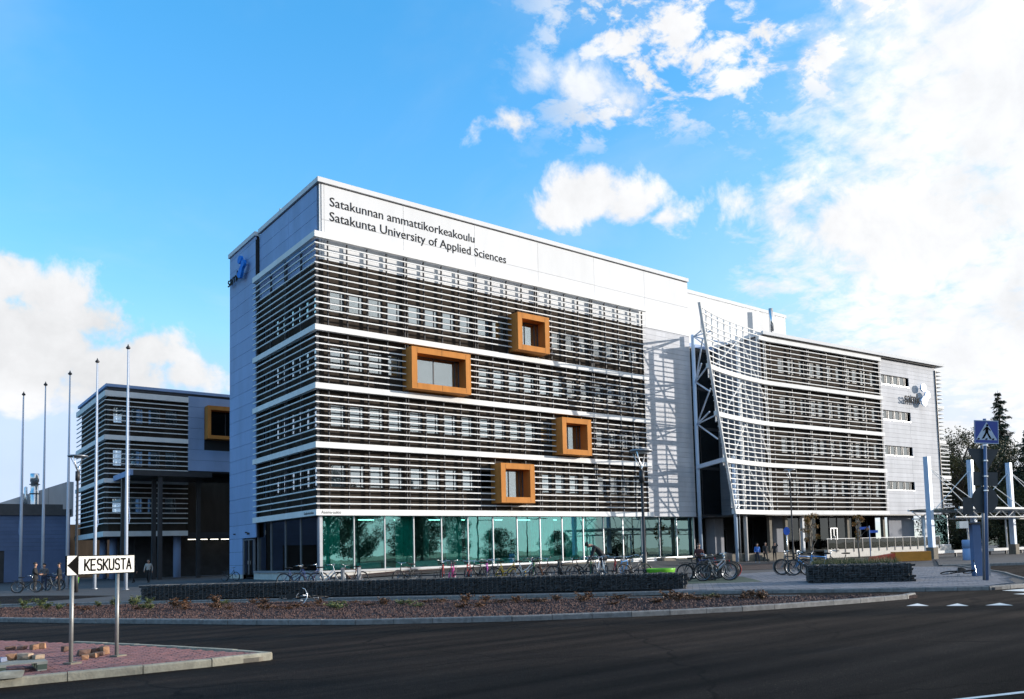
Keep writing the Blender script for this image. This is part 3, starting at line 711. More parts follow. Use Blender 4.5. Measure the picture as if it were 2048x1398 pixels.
for s0, s1 in ((8.0, 8.9), (11.6, 12.6), (15.0, 15.9), (18.0, 19.3)):
    b = MB(); n = int((s1 - s0) / .04)
    for i in range(n + 1): xx = s0 + (s1 - s0) * i / n; yy = 3.75 + .08 * math.sin(xx * 17); b.v += [(xx, yy, .9), (xx, yy, 4.4)]
    b.f = [(2 * i, 2 * i + 2, 2 * i + 3, 2 * i + 1) for i in range(n)]; b.build('curtain', M['curtain'], wing, True)
wpart('ceiling_lamp', 'lamp', (13.2, 14.2, -3.8, -3.66, 4.25, 4.3)); wpart('hall_wall', 'inside', (5.8, 26.4, -8.2, -8.0, 0, 4.45))
wpart('entrance_wall', 'flank', (3.6, 5.75, -3.4, -3.2, .0, 4.45)); wpart('entrance_post', 'white', (5.35, 5.65, -1.0, -.7, .5, 4.45))
wpart('dark_wall', 'flank', (21.3, 26.3, -1.6, -1.4, .84, 4.45)); wpart('white_post', 'white', (26.4, 26.75, -.5, .0, .84, 4.55))
wpart('pane', 'teal', (26.8, 31.6, -.35, -.33, .95, 4.5)); wpart('sill', 'white', (26.7, 31.7, -.4, -.1, .84, .95)); wpart('plinth', 'concrete', (26.4, 31.7, -.5, -.06, 0, .84))
b = MB()
for i in range(121): xx = 26.9 + i * .039; yy = .75 + .1 * math.sin(xx * 9); b.v += [(xx, yy, .95), (xx, yy, 4.5)]
b.f = [(2 * i, 2 * i + 2, 2 * i + 3, 2 * i + 1) for i in range(120)]; b.build('curtain', M['curtain'], wing, True)
wpart('corner_mullion', 'alu', (31.55, 31.68, -.5, -.3, .9, 4.5))
# raised terrace in front: concrete wall, glass railing
wpart('terrace_wall', 'concrete', (6.0, 26.4, 1.4, 1.7, 0, .86)); wpart('terrace_floor', 'concrete_b', (6.0, 26.4, -.2, 1.4, .70, .84))
for i in range(15): wpart('rail_post', 'dark', (6.1 + 1.44 * i, 6.2 + 1.44 * i, 1.70, 1.76, .55, 1.92))
for i in range(14): wpart('rail_pane', 'darkglass', (6.24 + 1.44 * i, 7.50 + 1.44 * i, 1.715, 1.73, .95, 1.86))
wpart('handrail', 'louver', (6.0, 26.4, 1.66, 1.78, 1.925, 1.985))
for i in range(4): wpart('step', 'concrete_b', (-2.0, 6.0, -.6 + .45 * (3 - i), -.15 + .45 * (3 - i), 0, .18 * (i + 1)))
wpart('step_landing', 'concrete_b', (-5.2, 6.0, -6.0, -.62, 0, .72))
# penthouse block behind the roofs
pent = tag(MB().box(41, 61.4, 4.0, 14, 22.9, 29.55).build('rooftop_plant_room', M['white']), 'plain white plant room block behind the curved wing roof', 'plant room')
for x in (46.2, 50.9, 56): MB().box(x - .02, x + .02, 3.985, 4.02, 23.2, 29.2).build('panel_joint', M['midgrey'], pent)
MB().box(41, 61.4, 3.98, 4.02, 29.20, 29.235).build('panel_joint', M['midgrey'], pent)
MB().box(40.95, 61.5, 3.9, 14.05, 29.24, 29.62).build('parapet_trim', M['white'], pent)
tag(MB().tube([(56.6, 2.6, 23), (56.6, 2.6, 26.6)], .09, 8).tube([(56.6, 2.6, 26.6), (56.6, 2.6, 29.3)], .26, 12).build('antenna_mast', M['chrome'], None, True), 'slim silver antenna cylinder on the curved wing roof', 'antenna')
# ================================================================== glazed link between the blocks
lnk = thing('glazed_link', 'dark glazed atrium link between the tall block and the curved wing', 'building', (39.9, 2.0, 0))
def lp(name, m, *bx):
    b = MB()
    for x in bx: b.box(*x)
    return b.build(name, M[m], lnk)
for i in range(5):
    z0 = [.72, 4.9, 9.9, 14.1, 18.3][i]; z1 = [4.6, 9.6, 13.8, 18.0, 22.2][i]
    lp('pane', 'darkglass', (.1, 2.6, 0, .012, z0, z1)); lp('pane', 'darkglass', (2.7, 5.6, 0, .012, z0, z1)) if i else None
    lp('transom', 'dark', (.05, 5.7, -.06, .1, z1, z1 + .3))
    lp('floor_edge', 'inside', (.05, 5.7, .4, 3.0, z1, z1 + .25))
lp('mullion', 'dark', (2.6, 2.7, -.05, .1, .7, 22.5)); lp('back', 'inside', (0, 5.8, 5.9, 6.1, 0, 22.5)); lp('roof_edge', 'bluegrey_shade', (0, 5.8, -.15, 6, 22.5, 22.9))
lp('base_wall', 'concrete_b', (-.3, 5.8, -.35, -.1, -.1, .7))
lp('entrance_pillar', 'flank', (2.5, 3.9, -1.6, -.4, .72, 4.4)); lp('clerestory_light', 'lamp', (.3, 2.4, .5, .55, 3.75, 4.3)) if False else None
dd = lp('door', 'winframe', (4.0, 4.08, -.5, -.42, .72, 3.3), (5.6, 5.68, -.5, -.42, .72, 3.3), (4.08, 5.6, -.5, -.42, 3.2, 3.3), (4.8, 4.86, -.5, -.42, .72, 3.2)); MB().box(4.1, 5.58, -.46, -.45, .75, 3.2).build('pane', M['darkglass'], dd)
# ================================================================== rear wing on the left
rear = thing('rear_wing', 'three storey louvred rear wing standing in shade behind the flagpoles', 'building', (-7.0, 33.3, 0))
def cp(name, m, *bx):
    b = MB()
    for x in bx: b.box(*x)
    return b.build(name, M[m], rear)
FW, SD = 7.5, 15.0
crows = [zA - .845 - .481 * i for i in range(7)] + [zB - .845 - .481 * i for i in range(7)] + [zC - .845 - .495 * i for i in range(8)]
crows = [z + .05 for z in crows]
for z in crows:
    hid = 10.0 < z < 10.9
    b = MB(); blade(b, (0, 0), (FW, 0), (0, -1), z, .090, .12, 1.0); b.build('louver', M['louver'], rear)
    b = MB(); blade(b, (0, 0), (0, SD), (-1, 0), z, .090, .12, 1.0); b.build('louver', M['louver'], rear)
for z, h in ((zA + .1, .55), (zB, .45), (zC, .42), (zD - .3, .5)):
    b = MB(); blade(b, (0, -.012), (FW, -.012), (0, -1), z, h, .3, 1.0); b.build('fascia_band', M['louver'], rear)
    b = MB(); blade(b, (-.012, 0), (-.012, SD + .2), (-1, 0), z, h, .3, 1.0); b.build('fascia_band', M['louver'], rear)
cw = [(.8 + 1.55 * i, .8 + 1.55 * i + 1.1) for i in range(4)]; cwl = [(1.0 + 1.5 * i, 2.0 + 1.5 * i) for i in range(9)]
CZ = [(zD + 1.5, zD + 3.0), (zC + 1.25, zC + 2.85), (zB + 1.25, zB + 2.85)]
b = MB(); wall_with_openings(b, cw, CZ, .5, FW, 4.3, 18.3, lambda m, a, b_, c_, d: m.box(a, b_, .5, .75, c_, d)); b.build('front_wall', M['brown'], rear)
b = MB(); wall_with_openings(b, cwl, CZ, .75, SD, 4.3, 18.3, lambda m, a, b_, c_, d: m.box(.5, .75, a, b_, c_, d)); b.build('side_wall', M['brown'], rear)
for z0, z1 in CZ:
    for a, b_ in cw: make_window(rear, (a, .58, z0), b_ - a, z1 - z0, 0, rnd.choice((0, 0, .3)))
    for a, b_ in cwl: make_window(rear, (.58, b_, z0), b_ - a, z1 - z0, -math.pi / 2, rnd.choice((0, .2, .8)))
cp('room_lining', 'inside', (4.6, 17, 4.5, 4.7, 4.3, 18.2), (4.4, 4.6, 4.5, SD, 4.3, 18.2), (.8, 17, .8, 4.5, 4.2, 4.4), (.8, 4.4, 4.5, SD, 4.2, 4.4), (.8, 17, .8, 4.5, 18.0, 18.2))
cp('roof_slab', 'roof', (.3, 17, .3, SD, 18.35, 18.6)); cp('roof_trim', 'bluegrey_shade', (.1, 17, .1, .3, 18.62, 18.9), (.1, .3, .3, SD, 18.62, 18.9)); cp('roof_core', 'roof', (.3, 17, .3, SD, 18.6, 18.64))
for i in range(7):
    z0 = 10.75 + i * 1.09
    for s0, s1 in (((FW + .02, 12.2), (12.22, 17)) if i < 2 or i > 5 else ((FW + .02, 9.05),)): cp('wall_panel', 'bluegrey_shade', (s0, s1, .1, .2, z0, z0 + 1.07))
cp('panel_backing', 'joint', (FW, 17, .201, .5, 10.75, 18.3)); cp('soffit', 'dark', (FW, 17, .2, 8, 10.6, 10.74))
fr = cp('window_surround', 'orange', (9.08, 9.4, -1.0, .4, 14.0, 17.4), (12.3, 12.6, -1.0, .4, 14.0, 17.4), (9.4, 12.3, -1.0, .4, 16.98, 17.4), (9.4, 12.3, -1.0, .4, 14.0, 14.35), (12.6, 17, .1, .4, 14.0, 17.4))
w_ = cp('window', 'winframe', (9.4, 9.48, .1, .2, 14.35, 16.98), (11.1, 11.18, .1, .2, 14.35, 16.98), (12.2, 12.3, .1, .2, 14.35, 16.98)); MB().box(9.48, 12.2, .14, .15, 14.35, 16.98).build('pane', M['darkglass'], w_); MB().box(9.4, 12.3, .36, .39, 14.3, 17).build('room_back', M['inside'], w_)
for x, y in ((2.2, 2.0), (2.2, 7), (2.2, 12), (7.0, 2.0)): MB().tube([(x, y, 0), (x, y, 4.4)], .36, 16).build('column', M['bluegrey_shade'], rear, True)
cp('ground_wall', 'inside', (4.0, 17, 6, 6.2, 0, 4.3), (4.0, 4.2, 6.2, SD, 0, 4.3)); cp('entrance_panel', 'brown', (7.6, 17, .6, .8, 4.5, 9.6)); cp('lintel', 'dark', (7.5, 17, .4, .9, 3.9, 4.5))
for i in range(4): cp('hall_lamp', 'lamp', (8.6 + 1.2 * i, 9.4 + 1.2 * i, 4.0 + .3 * i, 4.1 + .3 * i, 3.85, 3.9))
cp('roof_gable', 'white', (9.8, 16, 6, 10, 18.6, 19.4))
# canopy over the yard between the wings
cano = thing('entrance_canopy', 'flat canopy on dark posts over the yard beside the rear wing', 'canopy', (-6.2, 26.4, 0))
MB().box(.25, 7.0, .25, 7.05, 9.55, 9.75).build('deck', M['dark'], cano)
MB().box(0, .25, 0, 7.05, 9.45, 9.95).build('edge_beam', M['bluegrey_shade'], cano); MB().box(.25, 7.0, 0, .25, 9.45, 9.95).build('edge_beam', M['dark'], cano)
for x, y in ((.2, 3.6), (2.7, 3.2), (6.6, 3.0), (2.6, .5)): MB().box(x - .17, x + .17, y - .17, y + .17, 0, 9.45).build('post', M['dark'], cano)
tag(MB().box(-7.2, 24, 62, 70, 0, 6.5).build('background_block', M['brown']), 'dark low building seen beneath the rear wing', 'building')
# low hall further left
low = thing('low_hall', 'low blue grey hall with dark roof edge behind the cyclists', 'building', (-60, 46, 0))
for i in range(9): MB().box(0, 52.2, 0, .12, 3.2 + i * .40, 3.2 + i * .40 + .385).build('wall_board', M['hall_blue'], low)
for x0, x1 in ((0, 39), (41, 42.2), (46.5, 52.2)): MB().box(x0, x1, 0, .12, 0, 3.185).build('wall_panel', M['hall_blue'], low)
MB().box(0, 52.2, .12, 12, 0, 6.8).build('core', M['inside'], low); MB().box(-.1, 52.3, -.2, 12, 6.8, 7.45).build('roof_edge', M['roof'], low)
MB().box(39.2, 41, -.6, .0, 3.1, 3.25).build('door_canopy', M['alu'], low)
MB().box(45.3, 51.5, -.16, 6, 7.45, 7.95).build('roof_upstand', M['roof'], low)
blk = tag(MB().add([(-13.5, 52, 7), (-6.6, 52, 7), (-6.6, 52, 10.9), (-7.2, 52, 10.9), (-13.5, 52, 8.4), (-13.5, 60, 7), (-6.6, 60, 7), (-6.6, 60, 10.9), (-7.2, 60, 10.9), (-13.5, 60, 8.4)],
        [(0, 1, 2, 3, 4), (9, 8, 7, 6, 5), (1, 6, 7, 2), (2, 7, 8, 3), (3, 8, 9, 4), (0, 4, 9, 5)]).build('sloped_hall', M['pale']), 'grey hall with sloping roof behind the low hall', 'building')
for x in (-11.3, -9.0): MB().box(x - .015, x + .015, 51.98, 52.01, 7.5, 8.4 + (x + 13.5) * .4).build('panel_joint', M['midgrey'], blk)
ch = thing('exhaust_stack', 'shiny steel exhaust stack on the low hall roof', 'chimney', (-10.55, 50, 7.4))
MB().lathe((0, 0, 0), [(.35, 0), (.42, .3), (.42, 2.2), (.36, 2.25), (.36, 3.2), (.42, 3.22), (.42, 4.1), (.1, 4.12)], 18).build('flue', M['chrome'], ch, True)
for z in (1.9, 2.9): MB().lathe((0, 0, z), [(.50, 0), (.50, .07), (.40, .08)], 18).build('clamp_ring', M['dark'], ch)
for dx, h in ((-.75, 2.6), (-1.05, 1.9)): MB().lathe((dx, .3, 0), [(.16, 0), (.16, h), (.05, h + .1)], 12).build('side_pipe', M['chrome'], ch, True)
rk = thing('roof_louvre_rack', 'row of slatted rooftop racks beside the exhaust stack', 'rack', (-9.0, 53, 8.6))
for i in range(6): MB().box(i * .36, i * .36 + .1, 0, .4, 0, 1.5 + i * .12).build('slat', M['brown'], rk)
MB().bar((-.1, 0, 1.1), (2.0, 0, 1.7), .08, .1).build('rail', M['dark'], rk)
# ================================================================== pavements, beds, kerbs
CAMP = Vector((-23.156, -55.742))
def inside(p, poly):
    c = False; n = len(poly); j = n - 1
    for i in range(n):
        a, b = poly[i], poly[j]
        if (a[1] > p[1]) != (b[1] > p[1]) and p[0] < (b[0] - a[0]) * (p[1] - a[1]) / (b[1] - a[1]) + a[0]: c = not c
        j = i
    return c
def edge_dist(p, poly):
    best = 1e9; P = Vector(p[:2])
    for a, b in zip(poly, poly[1:] + poly[:1]):
        a, b = Vector(a), Vector(b); t = max(0, min(1, (P - a).dot(b - a) / max(1e-9, (b - a).length_squared))); best = min(best, (P - a - (b - a) * t).length)
    return best
PKERB = [(-24, -6.2), (-18.94, -12.4), (-16.9, -14.9), (-14.6, -17.4), (-11.4, -21.5), (-8.4, -25.4), (-5.42, -29.36), (-2.9, -32.4), (-.88, -34.5), (2.4, -39.6), (4.2, -42.2), (5.3, -43.4), (7.2, -43.7), (10, -42.8), (12.9, -41.04), (16.93, -38.85), (20.01, -36.7), (29.31, -30.26), (37, -25.6)]
plaza_poly = PKERB + [(60, -18), (150, -6), (165, 110), (-155, 110), (-155, 60), (-60, 30)]
plaza = sheet('plaza', plaza_poly, -.035, M['plaza'], -.119)
FK = [(-25.5, -13), (-22.6, -18.6), (-20.18, -23.56), (-18.5, -27.1), (-16.75, -30.41), (-15.3, -33.2), (-13.75, -35.7), (-11.12, -38.4), (-8.09, -40.5), (-5.44, -41.75), (-2.21, -42.65), (.7, -43.1), (1.05, -42.8)]
BKL = [(-1.01, -40.15), (-3.22, -36.71), (-6.94, -31.0), (-10.2, -26.0), (-12.52, -22.6), (-15.19, -19.0), (-19.38, -14.7), (-24, -10)]
bed_poly = FK + BKL
ISL = [(-30, -40.3), (-26, -40.6), (-21.77, -40.94), (-19.82, -41.11), (-18.68, -41.17), (-18.15, -41.22), (-17.93, -41.12), (-17.95, -40.8), (-18.16, -40.27), (-18.6, -38.95), (-19.03, -37.61), (-19.96, -35.39), (-21.03, -32.84), (-24, -26.5), (-30, -20)]
bed = sheet('planting_bed', bed_poly, -.03, M['mulch'], -.119)
isl = sheet('traffic_island', ISL, -.045, M['concrete_b'], -.119)
def kerb(parent, line, w=.15, top=.012, length=1.0, m='kerb', side=1):
    P = [Vector(p) for p in line]; d = 0; cum = [0]
    for a, b in zip(P, P[1:]): cum.append(cum[-1] + (b - a).length)
    def at(s):
        for i in range(len(P) - 1):
            if s <= cum[i + 1] + 1e-6: return P[i].lerp(P[i + 1], (s - cum[i]) / max(1e-6, cum[i + 1] - cum[i]))
        return P[-1]
    n = max(1, int(cum[-1] / length))
    for i in range(n):
        a, b = at(cum[-1] * i / n), at(cum[-1] * (i + 1) / n); e = (b - a).normalized(); nn = Vector((-e.y, e.x)) * side; a, b = a + e * .006, b - e * .006
        o = random.uniform(-.004, .004) - .06; z = top + random.uniform(-.004, .004)
        v = []
        for p in (a, b):
            p = p + nn * o
            for dd, zz in ((0, -.16), (0, z - .025), (.02, z), (w, z), (w, -.16)): q_ = p + nn * dd; v.append((q_.x, q_.y, zz))
        MB().add(v, [(0, 1, 2, 3, 4), (9, 8, 7, 6, 5)] + [(k + 5, (k + 1) % 5 + 5, (k + 1) % 5, k) for k in range(5)]).build('kerb_stone', M[m], parent)
M['kerb_lit'] = mat('sunlit_kerb', (.30, .28, .22), .85, var=.25, scale=5, bump=.5, bscale=30)  # island kerb, warm low sunlight put into the stone colour
kerb(plaza, PKERB[:-1], side=1); kerb(bed, FK[1:], w=.16, top=.014); kerb(bed, BKL[:-1], w=.14, length=1.2, top=.0); kerb(isl, ISL[1:12], w=.13, top=.012, m='kerb_lit', length=.95)
M['redpaver'] = mat('red_paver', (.22, .10, .095), .85, var=.25, scale=7, obj_var=.22, bump=.3)
M['redpaver_f'] = mat('red_paver_field', (.22, .10, .095), .85, var=.4, scale=6, bump=.3)
M['slab'] = mat('concrete_slab', (.17, .17, .19), .85, var=.15, scale=3, obj_var=.14, bump=.25)
M['slab_f'] = mat('concrete_slab_field', (.17, .17, .19), .85, var=.24, scale=2.6, bump=.25)
def pave(parent, name, poly, du, dv, ang, gap, m1, m2, top, margin, th=.045, near=300, reach=60):
    e, f = Vector((math.cos(ang), math.sin(ang))), Vector((-math.sin(ang), math.cos(ang)))
    us = [Vector(p).dot(e) for p in poly]; vs_ = [Vector(p).dot(f) for p in poly]; cells = []
    j = int(min(vs_) / dv) - 1
    while j * dv < max(vs_):
        i = int(min(us) / du) - 1
        while i * du < max(us):
            p = e * (i * du + (du / 2 if j % 2 else 0)) + f * (j * dv)
            if inside(p, poly) and edge_dist(p, poly) > margin and (p - CAMP).length < reach: cells.append(p)
            i += 1
        j += 1
    cells.sort(key=lambda p: (p - CAMP).length)
    w, d, c = du / 2 - gap, dv / 2 - gap, .006
    base = [(-w, -d, -th), (w, -d, -th), (w, d, -th), (-w, d, -th), (-w, -d, -c), (w, -d, -c), (w, d, -c), (-w, d, -c), (-w + c, -d + c, 0), (w - c, -d + c, 0), (w - c, d - c, 0), (-w + c, d - c, 0)]
    fc = [(0, 1, 5, 4), (1, 2, 6, 5), (2, 3, 7, 6), (3, 0, 4, 7), (4, 5, 9, 8), (5, 6, 10, 9), (6, 7, 11, 10), (7, 4, 8, 11), (8, 9, 10, 11)]
    me = MB().add(base, fc).mesh(name, M[m1]); far = MB(); rr = random.Random(5)
    for k, p in enumerate(cells):
        z = top + rr.uniform(-.004, .004); a = ang + rr.uniform(-.012, .012)
        if k < near: link(name, me, parent, (p.x, p.y, z), (rr.uniform(-.008, .008), rr.uniform(-.008, .008), a))
        else:
            ca, sa = math.cos(a), math.sin(a); far.add([(p.x + x * ca - y * sa, p.y + x * sa + y * ca, z + zz) for x, y, zz in base], fc)
    if far.v: stuff(far.build(name + '_field', M[m2], parent))
pave(isl, 'paver', ISL, .21, .105, 0.0, .006, 'redpaver', 'redpaver_f', .0, .19, reach=24)
slab_poly = [(-.6, -34.0), (2.5, -39.5), (5.2, -43.0), (7.2, -43.3), (12.6, -40.8), (16.7, -38.5), (24, -33.2), (26, -27), (14, -25.5), (4.5, -29.5)]
pave(plaza, 'paving_slab', slab_poly, .52, .30, math.atan2(-.74, .67), .008, 'slab', 'slab_f', .004, .20)
M['greenpad'] = mat('green_asphalt', (.035, .065, .045), .9, var=.2, scale=5, bump=.4)
for pts in ([(3.6, -31.0), (6.2, -33.2), (10.6, -28.5), (8.2, -26.4)], [(9.2, -33.9), (11.4, -35.6), (17.4, -30.6), (15.2, -29.0)]): sheet('cycle_parking_pad', pts, .010, M['greenpad'], -.03)
sheet('path', [(-19.2, -11.9), (-13.9, -7.9), (-16.7, -.6), (-28, 12), (-56, 28), (-24.5, -5.6)], -.026, M['asphalt'])
# raised ground between the cycle racks and the tall block
tr0 = [(-13.6, -15.0, .02), (-10.4, -19.3, .24), (-6.1, -24.3, .28), (-2.4, -29.1, .28), (1.1, -33.2, .24)]
tr1 = [(-9.5, -11.5, .0), (-6.4, -15.6, .24), (-2.2, -21.0, .30), (1.6, -26.0, .28), (5.6, -29.4, -.01)]
tr2 = [(-3.6, -3.2, -.01), (1.0, -4.0, .04), (9, -5.5, .26), (18, -9, .24), (30, -9.5, .0)]
tr3 = [(-2.2, .9, -.02), (2.5, .9, .12), (9, .9, .32), (20, .9, .40), (39, .9, .42)]
ter = MB().add(tr0 + tr1 + tr2 + tr3, [(r * 5 + i, r * 5 + i + 1, r * 5 + i + 6, r * 5 + i + 5) for r in range(3) for i in range(4)])
struct(ter.build('terrace', M['plaza']))
sheet_m = MB().add([(1.0, .36, .20), (6, .36, .42), (14, .36, .50), (21, .36, .52), (20.4, -3.4, .40), (13, -3.6, .34), (6, -3.4, .27), (1.5, -2.4, .13)], [tuple(range(7, -1, -1))])
struct(sheet_m.build('bark_bed', M['mulch']))
sheet('bark_bed', [(19, -20.5), (30, -13), (44, -11.2), (47, -13.5), (34, -19.5), (24, -24.5)], -.015, M['mulch'], -.03)
sheet('bark_bed', [(50, -15), (77, -12.5), (77, -8.6), (51, -6.8)], -.010, M['mulch'], -.03)
# low brown wall that carries the glazing further right
bw = tag(MB().box(21.02, 39.3, -.35, .33, -.1, .50).box(31.5, 33.3, -2.6, -.35, -.1, .62).build('retaining_wall', M['concrete_b']), 'brown concrete retaining wall under the right end of the glazing', 'wall')
tag(MB().box(28.2, 31.2, -2.2, -1.9, .38, .50).box(28.2, 31.2, -2.2, -1.9, .58, .68).box(28.3, 28.4, -2.15, -1.95, 0, .68).box(31.0, 31.1, -2.15, -1.95, 0, .68).build('low_barrier', M['louver']), 'small white barrier boards in front of the brown retaining wall', 'barrier')
# markings
def marking(pts): return sheet('road_marking', pts, -.116, M['paint'])
for a, b, c in (((-2.29, -44.36), (-2.04, -44.86), (-1.35, -44.18)), ((-1.86, -45.23), (-1.62, -45.71), (-.92, -45.08)), ((-1.29, -45.98), (-1.01, -46.56), (-.31, -45.93))): marking([a, b, c])
for pts in ([(4.98, -43.75), (4.73, -44.54), (8.6, -45.4), (9.2, -44.6)], [(3.39, -44.75), (3.2, -45.25), (7.0, -46.5), (7.4, -45.9)], [(-14.25, -51.28), (-14.15, -51.40), (-9.2, -53.3), (-9.1, -53.15)], [(-24.2, -34.2), (-24.1, -34.4), (-23.0, -35.6), (-23.1, -35.3)]): marking(pts)
# chips of bark lying on the bed
def chips(name, poly, n, z, s0, s1, m, parent=None, seed=1):
    rr = random.Random(seed); xs = [p[0] for p in poly]; ys = [p[1] for p in poly]; b = MB(); k = 0
    while k < n:
        p = (rr.uniform(min(xs), max(xs)), rr.uniform(min(ys), max(ys)))
        if not inside(p, poly) or edge_dist(p, poly) < .2: continue
        k += 1; s = rr.uniform(s0, s1); a = rr.random() * 6.3; h = rr.uniform(.3, .8) * s
        b.add([(p[0] + s * math.cos(a + t) * q_, p[1] + s * math.sin(a + t) * q_, z + zz) for t, q_, zz in ((0, 1, 0), (2.2, .5, 0), (4.0, .6, 0), (1.0, .2, h))], [(0, 1, 3), (1, 2, 3), (2, 0, 3)])
    return stuff(b.build(name, m, parent))
M['chip'] = mat('bark_chip', (.045, .022, .02), .9, var=.6, scale=30, col2=(.115, .066, .06))
chips('bark_chips', bed_poly, 26000, -.03, .03, .085, M['chip'], bed)

# ================================================================== gabions
M['stone'] = mat('gabion_stone', (.028, .028, .029), .8, var=.35, scale=9, obj_var=.5, bump=.4)
M['stone_f'] = mat('gabion_stone_fill', (.028, .028, .029), .8, var=.6, scale=7, bump=.4)
M['wire'] = mat('gabion_wire', (.22, .23, .24), .4, metal=.8)
def stone_mesh(seed):
    rr = random.Random(seed); v = []
    for x, y, z in [(sx, sy, sz) for sx in (-1, 1) for sy in (-1, 1) for sz in (-1, 1)]: v.append((.5 * x * rr.uniform(.75, 1), .5 * y * rr.uniform(.7, 1), .5 * z * rr.uniform(.7, 1)))
    v += [(.5, 0, 0), (-.5, 0, 0), (0, -.56, 0), (0, .5, 0), (rr.uniform(-.2, .2), 0, .54), (0, 0, -.5)]
    f = []
    for c, ids in ((8, (4, 6, 7, 5)), (9, (0, 1, 3, 2)), (10, (0, 4, 5, 1)), (11, (2, 3, 7, 6)), (12, (1, 5, 7, 3)), (13, (0, 2, 6, 4))):
        for k in range(4): f.append((ids[k], ids[(k + 1) % 4], c))
    return v, f
STN = [stone_mesh(i) for i in range(6)]; STM = [MB().add(*s).mesh('stone', M['stone']) for s in STN]
def gabion(label, line, h, depth, nmax, planted=False):
    P = [Vector(p) for p in line]; g = thing('gabion_wall', label, 'gabion', (P[0].x, P[0].y, 0), 0, 'stone gabions at the plaza edge'); O = P[0]
    cum = [0]
    for a, b in zip(P, P[1:]): cum.append(cum[-1] + (b - a).length)
    def at(s):
        s = max(0, min(cum[-1], s))
        for i in range(len(P) - 1):
            if s <= cum[i + 1] + 1e-6:
                e = (P[i + 1] - P[i]).normalized(); return P[i] + e * (s - cum[i]) - O, e
        return P[-1] - O, e
    stones = []; rr = random.Random(len(line))
    ch = .085; nz = int(h / ch)
    for k in range(nz):
        s = rr.uniform(0, .2)
        while s < cum[-1]:
            L_ = rr.uniform(.15, .34); p, e = at(s + L_ / 2); nn = Vector((-e.y, e.x))
            q_ = p + nn * (.09 + rr.uniform(-.02, .03)); stones.append((q_.x, q_.y, k * ch + ch / 2 + .01, math.atan2(e.y, e.x) + rr.uniform(-.1, .1), L_ * 1.04, .2, ch * rr.uniform(.9, 1.25))); s += L_
        for end in (0, 1):                                             # the two short ends
            p, e = at(0 if end == 0 else cum[-1]); nn = Vector((-e.y, e.x)); t = .12
            while t < depth - .1:
                L_ = rr.uniform(.15, .3); q_ = p + nn * (t + L_ / 2) + e * (.09 if end == 0 else -.09); stones.append((q_.x, q_.y, k * ch + ch / 2 + .01, math.atan2(nn.y, nn.x), L_, .2, ch * 1.1)); t += L_
    s = 0
    while s < cum[-1]:                                                   # top course
        t = .1
        while t < depth:
            p, e = at(s + rr.uniform(0, .2)); nn = Vector((-e.y, e.x)); q_ = p + nn * t; stones.append((q_.x, q_.y, h - .02 + rr.uniform(-.02, .02), rr.random() * 6, rr.uniform(.14, .28), rr.uniform(.12, .2), .09)); t += .2
        s += .22
    stones.sort(key=lambda q_: (Vector((q_[0], q_[1])) + O - CAMP).length - q_[4] * 2)
    far = MB()
    for i, (x, y, z, a, L_, w, hh) in enumerate(stones):
        if i < nmax: o = link('stone', STM[i % 6], g, (x, y, z), (rr.uniform(-.1, .1), rr.uniform(-.1, .1), a)); o.scale = (L_, w, hh)
        else:
            ca, sa = math.cos(a), math.sin(a); v, f = STN[i % 6]; far.add([(x + vx * L_ * ca - vy * w * sa, y + vx * L_ * sa + vy * w * ca, z + vz * hh) for vx, vy, vz in v], f)
    if far.v: stuff(far.build('stone_fill', M['stone_f'], g))
    core = MB(); wire = MB()
    for i in range(len(P) - 1):
        a, b = P[i] - O, P[i + 1] - O; e = (b - a).normalized(); nn = Vector((-e.y, e.x)); c0 = a + nn * .14 + e * (.15 if i == 0 else 0); c1 = b + nn * .14 - e * (.15 if i == len(P) - 2 else 0)
        q_ = [c0, c1, c1 + nn * (depth - .2), c0 + nn * (depth - .2)]; core.prism([(p.x, p.y) for p in q_], 0, h - .06)
    core.build('core', M['dark'], g)
    s = 0
    while s < cum[-1]:
        p, e = at(s); nn = Vector((-e.y, e.x)); f0 = p - nn * .03; wire.tube([(f0.x, f0.y, 0), (f0.x, f0.y, h + .03), ((p + nn * depth).x, (p + nn * depth).y, h + .03)], .004, 3, False); s += .2
    for k in range(8):
        z = h * k / 7 + .02; wire.tube([((at(ss)[0] - Vector((-at(ss)[1].y, at(ss)[1].x)) * .03).x, (at(ss)[0] - Vector((-at(ss)[1].y, at(ss)[1].x)) * .03).y, z) for ss in [cum[-1] * q_ / 24 for q_ in range(25)]], .004, 3, False)
    wire.build('wire_mesh', M['wire'], g); stuff(wire_o := g.children[-1]) if False else None
    return g
gabion('long low dark stone gabion in front of the cycle racks', [(-14.53, -15.9), (-11.04, -19.9), (-6.76, -24.95), (-3.02, -29.75), (.50, -33.9)], .60, .85, 300)
gabion('short dark stone gabion with grass on top', [(5.35, -36.1), (7.7, -39.25)], .70, 2.4, 300)
